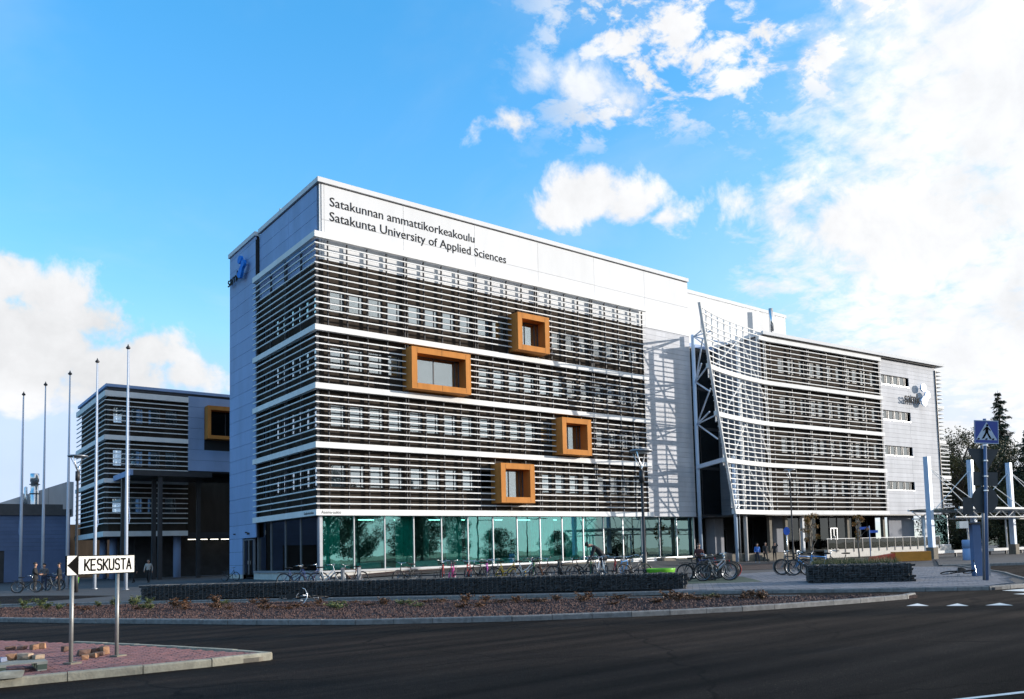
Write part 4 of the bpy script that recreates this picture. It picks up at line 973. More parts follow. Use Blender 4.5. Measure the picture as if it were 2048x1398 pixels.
# ================================================================== foliage helpers
def leaf_cloud(rr, n, fn, s0, s1, up=.3):
    b = MB()
    for _ in range(n):
        c = Vector(fn(rr)); s = rr.uniform(s0, s1); d = Vector((rr.gauss(0, 1), rr.gauss(0, 1), rr.gauss(up, .7))).normalized(); t = d.orthogonal().normalized(); t.rotate(Matrix.Rotation(rr.random() * 6.3, 3, d)); w = d.cross(t)
        b.add([c - t * s * .5, c + w * s * .28, c + t * s * .5, c - w * s * .28], [(0, 1, 2, 3)])
    return b
def leaf_mat(name, c1, c2, scale=2.5):
    m = mat(name, c1, .6, var=.35, scale=scale, col2=c2); nt = m.node_tree; b = nt.nodes['Principled BSDF']
    b.inputs['Transmission Weight'].default_value = 0; b.inputs['Subsurface Weight'].default_value = 0
    return m
M['leaf_rust'] = leaf_mat('rust_leaf', (.075, .03, .014), (.15, .065, .022), 12); M['leaf_green'] = leaf_mat('green_leaf', (.035, .065, .015), (.11, .13, .03), 12)
M['stem'] = mat('stem', (.07, .05, .035), .8)
def shrub(name, m, seed, spread, h, n):
    rr = random.Random(seed); t = bpy.data.objects.new(name, None)
    st = MB(); tips = []
    for i in range(11):
        a = rr.random() * 6.3; r = spread * rr.uniform(.2, 1); tip = (r * math.cos(a), r * math.sin(a), h * rr.uniform(.5, 1)); tips.append(tip); st.tube([(0, 0, -.04), (tip[0] * .45, tip[1] * .45, tip[2] * .6), tip], [.008, .006, .003], 4)
    def f(r_): a = r_.choice(tips); k = r_.uniform(.35, 1.05); return (a[0] * k + r_.gauss(0, .04), a[1] * k + r_.gauss(0, .04), a[2] * k ** .7 + r_.gauss(0, .03))
    return st.mesh('stem', M['stem'], False), leaf_cloud(rr, n, f, .05, .12).mesh('foliage', m)
kinds = [shrub('s', M['leaf_rust'], 1, .42, .40, 240), shrub('s', M['leaf_rust'], 2, .34, .55, 220), shrub('s', M['leaf_green'], 3, .36, .48, 240), shrub('s', M['leaf_green'], 4, .30, .65, 200)]
rr = random.Random(12)
def bedpt(u, v):
    """u along the bed 0..1 from left to right, v 0 = back edge, 1 = front kerb"""
    def ev(L, t): x = t * (len(L) - 1); i = min(int(x), len(L) - 2); return Vector(L[i]).lerp(Vector(L[i + 1]), x - i)
    return ev(list(reversed(BKL))[1:], u).lerp(ev(FK[1:11], u), v)
for i in range(78):
    u = (i + rr.uniform(-.5, .5)) / 80 + .02; u = min(max(u, .02), .93); p = bedpt(u, rr.choice((.12, .18, .25, .3, .4, .5)) + rr.uniform(-.06, .06))
    k = rr.choice((0, 0, 0, 1, 1, 1, 2)) if u > .25 else rr.choice((2, 3, 3, 0))
    t = thing('shrub', ('low spreading rust brown shrub in the bark bed', 'upright rust brown shrub in the bark bed', 'spreading green leafy shrub in the bark bed', 'upright green leafy shrub in the bark bed')[k], 'shrub', (p.x, p.y, -.03), rr.random() * 6, ('spreading rusty shrubs', 'upright rusty shrubs', 'spreading green shrubs', 'upright green shrubs')[k])
    s = rr.uniform(.5, 1.0); t.scale = (s * 1.15, s * 1.15, s * (rr.uniform(.35, .6) if k in (0, 2) else rr.uniform(.6, .85))); link('stem', kinds[k][0], t); link('foliage', kinds[k][1], t)
# grass on the short gabion
rr = random.Random(4); b = MB()
for _ in range(2600):
    u, v = rr.uniform(.05, .92), rr.uniform(.3, .98); p = Vector((5.35, -36.1)).lerp(Vector((7.7, -39.25)), u) + Vector((.80, .60)) * 2.3 * v; h = rr.uniform(.15, .42) * (1 - .5 * abs(v - .7)); a = rr.random() * 6.3; d = Vector((math.cos(a), math.sin(a))); l = rr.uniform(.02, .16)
    b.add([(p.x - d.y * .008, p.y + d.x * .008, .64), (p.x + d.y * .008, p.y - d.x * .008, .64), (p.x + d.x * l, p.y + d.y * l, .66 + h)], [(0, 1, 2)])
M['grass'] = leaf_mat('gabion_grass', (.05, .075, .02), (.14, .15, .05), 5)
g_ = stuff(b.build('grass', M['grass'])); g_['label'] = 'tufts of long green grass on the short gabion'; g_['category'] = 'grass'
# ================================================================== flagpoles and lamps
M['pole'] = mat('flagpole_white', (.48, .54, .64), .35, var=.04)
def flagpole(loc):
    t = thing('flagpole', 'tall slender white flagpole in the row beside the tall block', 'flagpole', loc, 0, 'row of five white flagpoles')
    MB().tube([(0, 0, 0), (0, 0, 5), (0, 0, 14.8)], [.105, .095, .04], 14).build('pole', M['pole'], t, True)
    MB().lathe((0, 0, 14.78), [(.03, 0), (.12, .06), (.13, .12), (.05, .22), (.012, .34)], 12).build('finial', M['dark'], t, True)
    MB().lathe((0, 0, 0), [(.2, 0), (.2, .05), (.13, .06)], 12).build('base_collar', M['midgrey'], t)
    MB().tube([(.12, -.03, 4.0), (.17, -.08, 4.3), (.12, -.02, 5.1)], .018, 6).build('halyard_cleat', M['bluegrey_shade'], t)
    MB().tube([(.13, -.05, 4.1), (.135, -.05, 8), (.055, -.02, 14.7)], .007, 4).build('halyard', M['bluegrey_shade'], t)
    return t
f0 = flagpole((-11.7, .6, 0))
for i in range(1, 5): c = copy_tree(f0); c.location = (-11.7 - .80 * i, .6 + 4.95 * i, 0); c.rotation_euler.z = i * .7
def street_lamp(label, loc, h, rz):
    t = thing('street_lamp', label, 'street lamp', loc, rz, 'modern street lamps with open heads')
    MB().tube([(0, 0, 0), (0, 0, 1.3), (0, 0, 1.32), (0, 0, h - .9)], [.11, .11, .075, .06], 12).build('pole', M['dark'], t, True)
    MB().tube([(0, 0, h - 1.45), (0, 0, h - .9)], .12, 10).build('ballast_sleeve', M['dark'], t, True)
    for s in (-1, 1): MB().tube([(0, 0, h - .92), (s * .18, 0, h - .6), (s * .46, 0, h - .06)], [.04, .035, .03], 8).build('arm', M['chrome'], t, True)
    MB().tube([(0, 0, h - .9), (0, .2, h - .5), (0, .42, h - .06)], .02, 6).build('arm', M['chrome'], t, True)
    MB().lathe((0, 0, h - .06), [(.5, 0), (.55, .05), (.5, .10), (.1, .13)], 24).build('head', M['midgrey'], t, True)
    MB().lathe((0, 0, h - .12), [(.2, 0), (.24, .05)], 16).build('lens', M['added_blind'], t)
    return t
street_lamp('street lamp standing behind the long gabion beside the green planter', (3.2, -29.0, .12), 5.9, .4)
street_lamp('street lamp in front of the curved wing', (42.0, -9.35, 0), 8.5, .5)
street_lamp('street lamp between the flagpoles and the rear wing', (-14.4, .0, 0), 7.95, .9)
# ================================================================== direction sign on the island
M['sign_white'] = mat('sign_white', (.60, .60, .57), .5, var=.06, scale=3); M['sign_black'] = mat('sign_black', (.006, .0055, .005), .9, spec=.05); M['post'] = mat('galvanised_post', (.30, .30, .29), .45, metal=.5, var=.15, scale=8)
d0, d1 = Vector((-20.69, -39.80)), Vector((-19.92, -39.28))
sdir = (d1 - d0).normalized(); sa = math.atan2(sdir.y, sdir.x)
sg = thing('direction_sign', 'white KESKUSTA direction sign with black arrow on two grey posts', 'sign', (-20.69, -39.80, 0), sa)
SW = (d1 - d0).length
for x in (.0, .93): MB().tube([(x, .03, -.02), (x, .03, 1.50)], .032, 12).build('post', M['post'], sg, True)
for x in (.0, .93): MB().prism([(x - .10, -.08), (x + .09, -.10), (x + .12, .08), (x - .08, .10)], -.01, .028).build('post_foot', M['concrete_b'], sg)
x0, x1, z0, z1 = -.165, 1.245, 1.452, 1.775
bd = MB().box(x0, x1, -.035, -.005, z0, z1).build('panel', M['sign_black'], sg)
MB().box(x0 + .225, x1 - .015, -.040, -.030, z0 + .014, z1 - .014).build('face', M['sign_white'], bd)
zm = (z0 + z1) / 2
for s in (-1, 1): MB().add([(x0 + .004, -.040, zm), (x0 + .004, -.040, zm + s * .158), (x0 + .195, -.040, zm + s * .158), (x0 + .004, -.030, zm), (x0 + .004, -.030, zm + s * .158), (x0 + .195, -.030, zm + s * .158)], [(0, 1, 2), (3, 5, 4), (0, 3, 4, 1), (1, 4, 5, 2), (2, 5, 3, 0)]).build('arrow_corner', M['sign_white'], bd)
def strokes(parent, word, x, z, h, w, gap, t, y, m):
    G = {'K': [((0, 0), (0, 1)), ((0, .38), (1, 1)), ((.25, .55), (1, 0))], 'E': [((0, 0), (0, 1)), ((0, 0), (.9, 0)), ((0, .5), (.75, .5)), ((0, 1), (.9, 1))],
         'S': [((.05, .1), (.25, 0)), ((.25, 0), (.7, 0)), ((.7, 0), (.95, .12)), ((.95, .12), (.95, .35)), ((.95, .35), (.75, .5)), ((.75, .5), (.25, .55)), ((.25, .55), (.05, .68)), ((.05, .68), (.05, .88)), ((.05, .88), (.3, 1)), ((.3, 1), (.7, 1)), ((.7, 1), (.92, .88))],
         'U': [((0, 1), (0, .18)), ((0, .18), (.22, 0)), ((.22, 0), (.75, 0)), ((.75, 0), (.97, .18)), ((.97, .18), (.97, 1))], 'T': [((.5, 0), (.5, 1)), ((0, 1), (1, 1))], 'A': [((0, 0), (.5, 1)), ((.5, 1), (1, 0)), ((.2, .32), (.8, .32))]}
    for c in word:
        b = MB()
        for (ax, az), (bx, bz) in G[c]:
            a, e = Vector((x + ax * w, y, z + az * h)), Vector((x + bx * w, y, z + bz * h)); d = (e - a).normalized() * t * .35; b.bar(a - d, e + d, .004, t, (0, 1, 0)) if False else b.add([(p.x + q_.x, y + dy, p.z + q_.z) for dy in (0, .004) for p, q_ in ((a - d, Vector((-d.z, 0, d.x)).normalized() * t / 2), (e + d, Vector((-d.z, 0, d.x)).normalized() * t / 2), (e + d, Vector((d.z, 0, -d.x)).normalized() * t / 2), (a - d, Vector((d.z, 0, -d.x)).normalized() * t / 2))], [(0, 1, 2, 3), (7, 6, 5, 4), (0, 4, 5, 1), (1, 5, 6, 2), (2, 6, 7, 3), (3, 7, 4, 0)])
        b.build('letter', m, parent); x += w + gap
strokes(bd, 'KESKUSTA', x0 + .345, z0 + .072, .182, .092, .034, .029, -.0455, M['sign_black'])
# pallet with loose stones, bricks
M['pallet'] = mat('weathered_pallet', (.23, .24, .22), .85, var=.25, scale=6, streak=(1, 6, 1)); M['pallet_g'] = mat('green_pallet_block', (.05, .075, .06), .8)
pl = thing('wooden_pallet', 'weathered wooden pallet on the red paved island', 'pallet', (-21.70, -39.95, 0), sa - .62)
for i in range(7): MB().box(-.6, .6, -.42 + .125 * i, -.33 + .125 * i, .125, .146).build('deck_board', M['pallet'], pl)
for x in (-.53, 0, .53):
    MB().box(x - .07, x + .07, -.42, .42, .10, .124).build('stringer_board', M['pallet'], pl); MB().box(x - .06, x + .06, -.42, .42, .0, .02).build('bottom_board', M['pallet'], pl)
    for y in (-.36, 0, .36): MB().box(x - .065, x + .065, y - .055, y + .055, .02, .10).build('block', M['pallet_g'], pl)
M['brick_w'] = mat('broken_brick_warm', (.28, .15, .085), .85, var=.3, scale=14, obj_var=.25); M['brick_d'] = mat('dark_paver', (.14, .08, .06), .85, var=.3, scale=14, obj_var=.3); M['stone_b'] = mat('blue_cobble', (.18, .21, .30), .8, var=.3, scale=14); M['stone_t'] = mat('tan_cobble', (.34, .25, .18), .85, var=.3, scale=14)
def loose(label, loc, size, m, rz, cat='paving stone', seed=0, tilt=0):
    rr = random.Random(seed); v, f = STN[seed % 6]; b = MB().add([(x * size[0] * .8, y * size[1] * .85, (z + .5) * size[2] * .8) for x, y, z in v], f)
    o = tag(b.build('paving_stone', m), label, cat, 'loose stones on the island'); o.location = loc; o.rotation_euler = (tilt, tilt * .5, rz); return o
for k, (dx, dy, sz, mm, nm) in enumerate(((-.42, .1, (.2, .15, .1), 'stone_t', 'tan'), (-.20, .18, (.22, .17, .13), 'brick_w', 'orange brown'), (.02, .02, (.19, .14, .1), 'stone_b', 'blue grey'), (-.28, -.15, (.16, .12, .07), 'stone_b', 'small blue grey'), (.18, .22, (.22, .16, .13), 'brick_w', 'reddish'), (.36, .12, (.24, .18, .13), 'stone_t', 'squared tan'), (.52, .02, (.2, .15, .09), 'stone_t', 'pale flat'))):
    p = Vector((-21.70, -39.95)) + Vector((dx, dy)) @ Matrix.Rotation(-(sa - .62), 2); loose('%s cobblestone lying on the wooden pallet' % nm, (p.x, p.y, .146), sz, M[mm], k * 1.1, seed=k)
for k, (x, y, sz, mm, lab) in enumerate(((-21.15, -36.0, (.25, .12, .09), 'brick_d', 'dark paver lying alone behind the pallet'), (-20.98, -36.2, (.2, .16, .1), 'brick_d', 'dark paver beside the lone one behind the pallet'), (-20.80, -36.35, (.24, .14, .13), 'brick_w', 'upright brown paver behind the pallet'), (-20.68, -36.4, (.16, .12, .15), 'brick_w', 'tilted brown paver leaning on the upright one'),
        (-20.44, -37.4, (.14, .13, .13), 'brick_d', 'single dark cube paver behind the sign'), (-20.42, -39.30, (.20, .13, .11), 'brick_w', 'squared brown paver at the foot of the sign post'), (-20.25, -39.05, (.2, .13, .1), 'brick_w', 'squared brown paver between the sign posts'), (-20.33, -38.6, (.26, .2, .15), 'brick_d', 'big dark paver in the heap between the sign posts'), (-20.15, -38.6, (.22, .15, .16), 'brick_d', 'upright dark paver in the heap'), (-20.02, -38.7, (.2, .14, .19), 'brick_w', 'upright orange brown paver in the heap'), (-20.12, -38.85, (.2, .12, .09), 'brick_d', 'flat dark paver in the heap'))):
    loose(lab, (x, y, .0), sz, M[mm], k * .9, seed=k + 9, tilt=.0)
tag(MB().add(*[(lambda v, f: ([(x * .42 - 21.7, y * .14 - 41.02, (z + .5) * .12) for x, y, z in v], f))(*STN[2])][0]).build('timber_offcut', M['pallet']), 'short timber offcut beside the pallet near the kerb', 'timber')
# ================================================================== pedestrian sign group at the right
M['sign_blue'] = mat('sign_blue', (.012, .05, .28), .45, var=.05); M['sign_back'] = mat('sign_back_grey', (.035, .04, .045), .6, var=.2); M['sign_pale'] = mat('sign_reflective', (.45, .52, .62), .4)
ps = thing('pedestrian_sign', 'blue and white pedestrian crossing sign on tall grey pole', 'sign', (9.05, -41.5, 0), R_(-36)); ps.rotation_euler = (0, .05, R_(-36))
MB().tube([(0, 0, 0), (0, 0, 6.2)], .062, 12).build('pole', M['hall_blue'], ps, True)
pn = MB().box(-.48, .48, -.12, -.09, 5.22, 6.12).build('panel', M['sign_blue'], ps)
bw_ = MB(); bw_.box(-.48, .48, -.124, -.1205, 6.09, 6.12).box(-.48, .48, -.124, -.1205, 5.22, 5.25).box(-.48, -.455, -.124, -.1205, 5.25, 6.09).box(.455, .48, -.124, -.1205, 5.25, 6.09).build('border', M['sign_pale'], pn)
MB().add([(-.43, -.124, 5.36), (.43, -.124, 5.36), (0, -.124, 6.06), (-.43, -.121, 5.36), (.43, -.121, 5.36), (0, -.121, 6.06)], [(0, 1, 2), (5, 4, 3), (0, 3, 4, 1), (1, 4, 5, 2), (2, 5, 3, 0)]).build('triangle', M['sign_pale'], pn)
man = MB()
def q2(b, pts): n = len(pts); b.add([(x, y, z) for y in (-.130, -.1245) for x, z in pts], [tuple(range(n)), tuple(reversed(range(n, 2 * n)))] + [(k, k + n, (k + 1) % n + n, (k + 1) % n) for k in range(n)])
q2(man, [(.03 + .045 * math.cos(a), 5.93 + .045 * math.sin(a)) for a in [k * .524 for k in range(12)]])
q2(man, [(-.06, 5.62), (.07, 5.62), (.08, 5.86), (-.03, 5.88)]); q2(man, [(-.06, 5.64), (.02, 5.64), (-.10, 5.42), (-.20, 5.40)]); q2(man, [(.0, 5.64), (.07, 5.64), (.20, 5.41), (.12, 5.40)]); q2(man, [(-.03, 5.86), (-.02, 5.8), (-.12, 5.70), (-.13, 5.75)]); q2(man, [(.07, 5.84), (.08, 5.78), (.17, 5.70), (.15, 5.77)])
for x in (-.33, -.02, .25): q2(man, [(x - .05, 5.37), (x + .04, 5.37), (x + .06, 5.43), (x - .01, 5.43)])
man.build('pictogram', M['sign_black'], pn)
for z in (5.15, 4.55, 3.95, 3.4): MB().lathe((0, 0, z), [(.095, 0), (.095, .05)], 12).build('clamp', M['chrome'], ps)
def backplate(label, shape, name='road_sign'):
    o = MB(); n = len(shape); o.add([(x, y, z) for y in (.10, .125) for x, z in shape], [tuple(range(n)), tuple(reversed(range(n, 2 * n)))] + [(k, k + n, (k + 1) % n + n, (k + 1) % n) for k in range(n)]); return o
pp = thing('sign_post', 'grey post carrying three road signs seen from behind', 'sign', (9.05, -41.5, 0), R_(-36)); pp.rotation_euler = (0, .05, R_(-36))
MB().tube([(.0, .22, 0), (.0, .22, 5.2)], .05, 10).build('pole', M['midgrey'], pp, True)
backplate('', [(-.62, 5.05), (.62, 5.05), (.56, 4.92), (.08, 4.1), (-.08, 4.1), (-.60, 4.92)]).build('yield_plate_back', M['sign_back'], pp)
backplate('', [(-.42, 4.15), (.55, 4.15), (.55, 3.62), (-.42, 3.62)]).build('rectangular_plate_back', M['sign_back'], pp)
backplate('', [(.03 + .52 * math.cos(k * .2618), 3.08 + .52 * math.sin(k * .2618)) for k in range(24)]).build('round_plate_back', M['sign_back'], pp)
backplate('', [(-.85, 3.15), (-.45, 3.15), (-.45, 2.5), (-.85, 2.5)]).build('small_plate_back', M['sign_back'], pp)
st = thing('square_service_post', 'square blue grey service post with clamp ring beside the crossing', 'post', (12.7, -39.5, 0), R_(-36))
MB().box(-.18, .18, -.14, .14, 0, 2.3).build('post', M['hall_blue'], st); MB().box(-.23, .23, -.19, .19, 2.2, 2.28).build('clamp_ring', M['dark'], st); MB().box(-.75, -.35, -.15, .12, 2.05, 2.35).build('lantern', M['chrome'], st); MB().box(.24, .50, -.15, .1, 0, .52).build('meter_box', M['midgrey'], st); MB().tube([(-.3, 0, 2.2), (-.2, 0, 2.2)], .03, 6).build('bracket', M['dark'], st)
tag(MB().lathe((37.2, -27.8, 0), [(.34, 0), (.36, .05), (.36, .85), (.33, .86), (.33, .9), (.37, .91), (.37, 1.45), (.3, 1.5)], 18).build('litter_bin', M['bluegrey_shade'], None, True), 'round grey litter bin by the canopy kerb', 'bin')
# ================================================================== masted canopy at the right
plat = sheet('bus_platform', [(26.4, -31.0), (30.5, -34.3), (90, -34), (90, -19.5), (60, -19), (40, -24)], .03, M['plaza'], -.119); kerb(plat, [(26.4, -31.2), (30.5, -34.3), (60, -34.1)], side=1, top=.05)
bc = thing('mast_canopy', 'white bus canopy hung by cables from three pale blue masts', 'canopy', (42.6, -22.4, 0), R_(-4))
for i in range(3):
    x = i * 6.7; MB().box(x - .21, x + .21, -.21, .21, .95, 8.4).build('mast', M['steel'], bc); MB().box(x - .33, x + .33, -.33, .33, 0, .95).build('mast_base', M['concrete_b'], bc)
    for dx, dy in ((-3.2, -1.6), (3.2, -1.6), (-3.2, 1.6), (3.2, 1.6), (5.5, -1.6)):
        if i == 0 and dx < 0: continue
        MB().tube([(x, 0, 7.6), (x + dx, dy, 4.15)], .035, 5).build('cable', M['louver'], bc)
MB().box(.6, 22, -2.2, 2.2, 4.05, 4.13).build('roof_glass', M['glass'], bc); MB().box(.5, 22, -2.32, -2.2, 4.0, 4.16).build('edge_beam', M['louver'], bc); MB().box(.5, 22, 2.2, 2.32, 4.0, 4.16).build('edge_beam', M['louver'], bc)
for y in (-1.9, 1.9):
    for z in (3.35, 3.95): MB().tube([(.5, y, z), (22, y, z)], .055, 6).build('truss_chord', M['louver'], bc)
    for i in range(18): x = .6 + i * 1.19; MB().tube([(x, y, 3.35 if i % 2 else 3.95), (x + 1.19, y, 3.95 if i % 2 else 3.35)], .035, 5).build('truss_web', M['louver'], bc)
for x in (1.5, 2.1, 8.4, 9.0, 15.2): MB().tube([(x, 1.5, 0), (x, 1.5, 3.4)], .08, 8).build('post', M['louver'], bc, True)
MB().box(-1.0, 22, 1.2, 1.45, .38, .62).build('bench_rail', M['louver'], bc)
for i in range(8): MB().box(i * 2.9, i * 2.9 + .1, 1.25, 1.4, .05, .38).build('bench_leg', M['dark'], bc)
# benches, planter, fingerposts, rack
M['red'] = mat('red_paint', (.55, .06, .02), .4); M['amber'] = mat('amber_paint', (.62, .23, .02), .4); M['lime'] = mat('lime_plastic', (.16, .48, .03), .35)
wb = thing('wedge_bench', 'red and orange wedge shaped bench block by the short gabion', 'bench', (36.6, -22.3, 0), R_(-38))
MB().add([(-1.9, -.45, 0), (.0, -.45, 0), (0, .45, 0), (-1.9, .45, 0), (-1.7, -.3, .40), (0, -.45, .62), (0, .45, .62), (-1.7, .3, .40)], [(0, 3, 2, 1), (4, 5, 6, 7), (0, 1, 5, 4), (1, 2, 6, 5), (2, 3, 7, 6), (3, 0, 4, 7)]).build('red_wedge', M['red'], wb)
MB().box(.01, 2.8, -.45, .45, 0, .72).build('orange_block', M['amber'], wb)
tag(MB().lathe((1.85, -31.3, .36), [(.46, .0), (.54, .12), (.62, .34), (.62, .38), (.57, .38), (.5, .22), (.1, .20)], 28).build('planter_bowl', M['lime'], None, True), 'lime green round bowl planter behind the long gabion', 'planter')
fp = thing('finger_post', 'slim post with two blue finger signs before the glass railing', 'sign', (50.5, -12.2, 0), R_(-30)); MB().tube([(0, 0, 0), (0, 0, 3.1)], .05, 8).build('pole', M['bluegrey_shade'], fp, True)
M['fp_blue'] = mat('finger_blue', (.03, .12, .55), .4); MB().box(-1.0, -.05, -.03, .03, 2.75, 3.0).build('finger', M['fp_blue'], fp); MB().box(.05, .9, -.03, .03, 2.4, 2.65).build('finger', M['fp_blue'], fp)
fp2 = thing('parking_sign', 'small blue disc sign on a slim post beside the curved wing lamp', 'sign', (40.6, -9.7, 0), R_(-40)); MB().tube([(0, 0, 0), (0, 0, 2.9)], .06, 8).build('pole', M['chrome'], fp2, True)
MB().add([(.3 * math.cos(k * .3927), y, 2.75 + .38 * math.sin(k * .3927)) for y in (-.08, -.05) for k in range(16)], [tuple(range(16)), tuple(reversed(range(16, 32)))] + [(k, k + 16, (k + 1) % 16 + 16, (k + 1) % 16) for k in range(16)]).build('disc', M['fp_blue'], fp2)
def inst_rail(label, a, b, z, n):
    t = thing('cycle_rack', label, 'cycle rack', (a[0], a[1], z)); d = Vector(b) - Vector(a)
    MB().tube([(0, 0, .42), (d.x, d.y, .42)], .03, 6).build('rail', M['dark'], t)
    for i in range(n): p = d * ((i + .5) / n); MB().tube([(p.x, p.y, -.1), (p.x, p.y, .42)], .025, 6).build('rack_leg', M['dark'], t); MB().ring((p.x + .02, p.y, .38), .22, .012, (-d.y, d.x, 0) if False else (d.x, d.y, 0), 12, 4).build('wheel_hoop', M['dark'], t)
inst_rail('long cycle rack rail behind the long gabion', (-5.6, -22.3), (1.6, -31.2), .27, 16)
for k, (x, y) in enumerate(((-7.25, -20.35), (-6.75, -20.95))): tag(MB().box(x - .07, x + .07, y - .05, y + .05, .2, 1.12).build('bollard', M['midgrey']), ('flat grey bollard beside the brown bicycle', 'flat grey bollard beyond the brown bicycle')[k], 'bollard')
tag(MB().box(-1.08, -.94, -28.2, -28.06, .25, 1.15).build('marker_post', M['dark']), 'dark square marker post among the rack bicycles', 'post')
# ================================================================== bicycles
def wheel_meshes():
    ty = MB().ring((0, 0, 0), .322, .027, (0, 1, 0), 32, 6).mesh('tyre', M['rubber'], True)
    ri = MB().ring((0, 0, 0), .298, .011, (0, 1, 0), 32, 4); 
    for k in range(18): a = k * math.pi / 9; s = .02 if k % 2 else -.02; ri.tube([(0, s, 0), (.298 * math.cos(a), 0, .298 * math.sin(a))], .0022, 3, False)
    ri.tube([(0, -.045, 0), (0, .045, 0)], .022, 8)
    return ty, ri.mesh('rim', M['midgrey'])
TY, RI = wheel_meshes(); _bm = {}
def paint(c):
    k = 'bike_%02x%02x%02x' % tuple(int(v * 99) for v in c)
    if k not in M: M[k] = mat(k, c, .3, var=.06)
    return M[k]
def bicycle(label, x, y, z, heading, col, style='city', lean=0.0, basket=False, guard=None, group='bicycles parked on the plaza', steer=.0, scale=1.0, rot=None):
    t = thing('bicycle', label, 'bicycle', (x, y, z), 0, group); t.rotation_euler = rot or (lean, 0, heading); t.scale = (scale,) * 3
    pc = paint(col); key = (style, col)
    if key not in _bm:
        BB, SC, ST, HT, HB = (-.06, 0, .29), (-.17, 0, .62), (-.24, 0, .86), (.36, 0, .86), (.40, 0, .66); f = MB()
        f.tube([BB, ST], .022, 8)
        if style == 'city': f.tube([HB, (.16, 0, .46), BB], .026, 8).tube([(HT[0], 0, .80), (.1, 0, .55), (-.13, 0, .47)], .020, 8)
        else: f.tube([HB, BB], .025, 8).tube([(HT[0] + .01, 0, .81), (-.215, 0, .77)], .022, 8)
        f.tube([HB, HT], .02, 8)
        for s in (-.05, .05): f.tube([BB, (-.50, s, .335)], .010, 6).tube([(-.205, s * .4, .74), (-.50, s, .335)], .008, 6)
        f.tube([BB, (BB[0], .07, .29)], .02, 6)
        fk = MB()
        for s in (-.05, .05): fk.tube([(.405, s * .5, .64), (.44, s, .48), (.53, s, .335)], .011, 6)
        hb = MB().tube([(.36, 0, .84), (.34, 0, .98)], .013, 6)
        hb.tube([(.18, -.29, 1.02), (.30, -.24, 1.04), (.37, -.08, .99), (.37, .08, .99), (.30, .24, 1.04), (.18, .29, 1.02)], .012, 6) if style == 'city' else hb.tube([(.33, -.30, 1.0), (.35, -.1, .97), (.35, .1, .97), (.33, .30, 1.0)], .012, 6)
        gr = MB()
        for s in (-1, 1): gr.tube([(.18, s * .29, 1.02), (.08, s * .30, 1.005)] if style == 'city' else [(.33, s * .30, 1.0), (.32, s * .40, 1.0)], .017, 8)
        sd = MB().add([(-.40, -.11, .93), (-.40, .11, .93), (-.22, .10, .94), (-.06, .025, .925), (-.06, -.025, .925), (-.22, -.10, .94), (-.38, -.08, .875), (-.38, .08, .875), (-.2, .05, .88), (-.08, .01, .89), (-.08, -.01, .89), (-.2, -.05, .88)],
                        [(5, 4, 3, 2, 1, 0), (6, 7, 8, 9, 10, 11)] + [(k, (k + 1) % 6, (k + 1) % 6 + 6, k + 6) for k in range(6)])
        mg = MB().ring((-.5, 0, .335), .365, .02, (0, -1, 0), 20, 5, -.4, 3.2)
        mf = MB().ring((.53, 0, .335), .365, .018, (0, -1, 0), 16, 5, .5, 2.9)
        cr = MB().ring((-.06, .07, .29), .09, .008, (0, 1, 0), 16, 4).tube([(-.06, .10, .29), (.03, .10, .15)], .011, 6).tube([(-.06, -.09, .29), (-.15, -.09, .43)], .011, 6).box(.0, .08, .10, .19, .135, .16).box(-.18, -.10, -.18, -.09, .42, .445)
        rc = MB().box(-.78, -.28, -.07, -.055, .72, .735).box(-.78, -.28, .055, .07, .72, .735).tube([(-.5, .07, .335), (-.62, .065, .72)], .006, 5).tube([(-.5, -.07, .335), (-.62, -.065, .72)], .006, 5)
        for i in range(5): rc.box(-.75 + .1 * i, -.73 + .1 * i, -.055, .055, .722, .733)
        _bm[key] = [('frame', f.mesh('frame', pc, True)), ('fork', fk.mesh('fork', pc, True)), ('handlebar', hb.mesh('handlebar', M['chrome'], True)), ('grips', gr.mesh('grips', M['rubber'])), ('saddle', sd.mesh('saddle', M['rubber'])), ('crankset', cr.mesh('crankset', M['midgrey']))] + \
            ([('rear_mudguard', mg.mesh('rear_mudguard', pc, True)), ('front_mudguard', mf.mesh('front_mudguard', pc, True)), ('carrier', rc.mesh('carrier', M['dark']))] if style == 'city' else [])
    for n, me in _bm[key]: link(n, me, t)
    for x_ in (-.50, .53):
        w = link('wheel', TY, t, (x_, 0, .345)); w.name = 'wheel'; link('rim', RI, w)
    if basket:
        if 'bk' not in _bm:
            b = MB(); 
            for i in range(7):
                zz = .80 + .04 * i; s = .8 + .03 * i; b.tube([(.50 - .12 * s, -.17 * s, zz), (.50 + .13 * s, -.17 * s, zz), (.50 + .13 * s, .17 * s, zz), (.50 - .12 * s, .17 * s, zz), (.50 - .12 * s, -.17 * s, zz)], .006, 4, False)
            for k in range(10): a = k * .628; b.tube([(.5 + .10 * math.cos(a), .14 * math.sin(a), .80), (.5 + .13 * math.cos(a), .18 * math.sin(a), 1.05)], .005, 4, False)
            b.box(.40, .60, -.13, .13, .79, .80); _bm['bk'] = b.mesh('basket', M['dark'])
        link('basket', _bm['bk'], t)
    MB_ = _bm.setdefault('ks', MB().tube([(-.30, .06, .30), (-.33, .20, .02)], .009, 5).mesh('kickstand', M['midgrey'])); link('kickstand', MB_, t)
    return t
BLACK, WHITE, PINK, RED, BLUE, GREEN, YEL, BROWN, GREY, NAVY, SILV = (.02, .02, .022), (.72, .72, .70), (.65, .06, .30), (.45, .03, .03), (.05, .25, .60), (.12, .32, .12), (.70, .45, .03), (.16, .07, .04), (.16, .17, .18), (.03, .05, .16), (.55, .57, .6)
AR = math.atan2(.64, .77)        # square to the rack
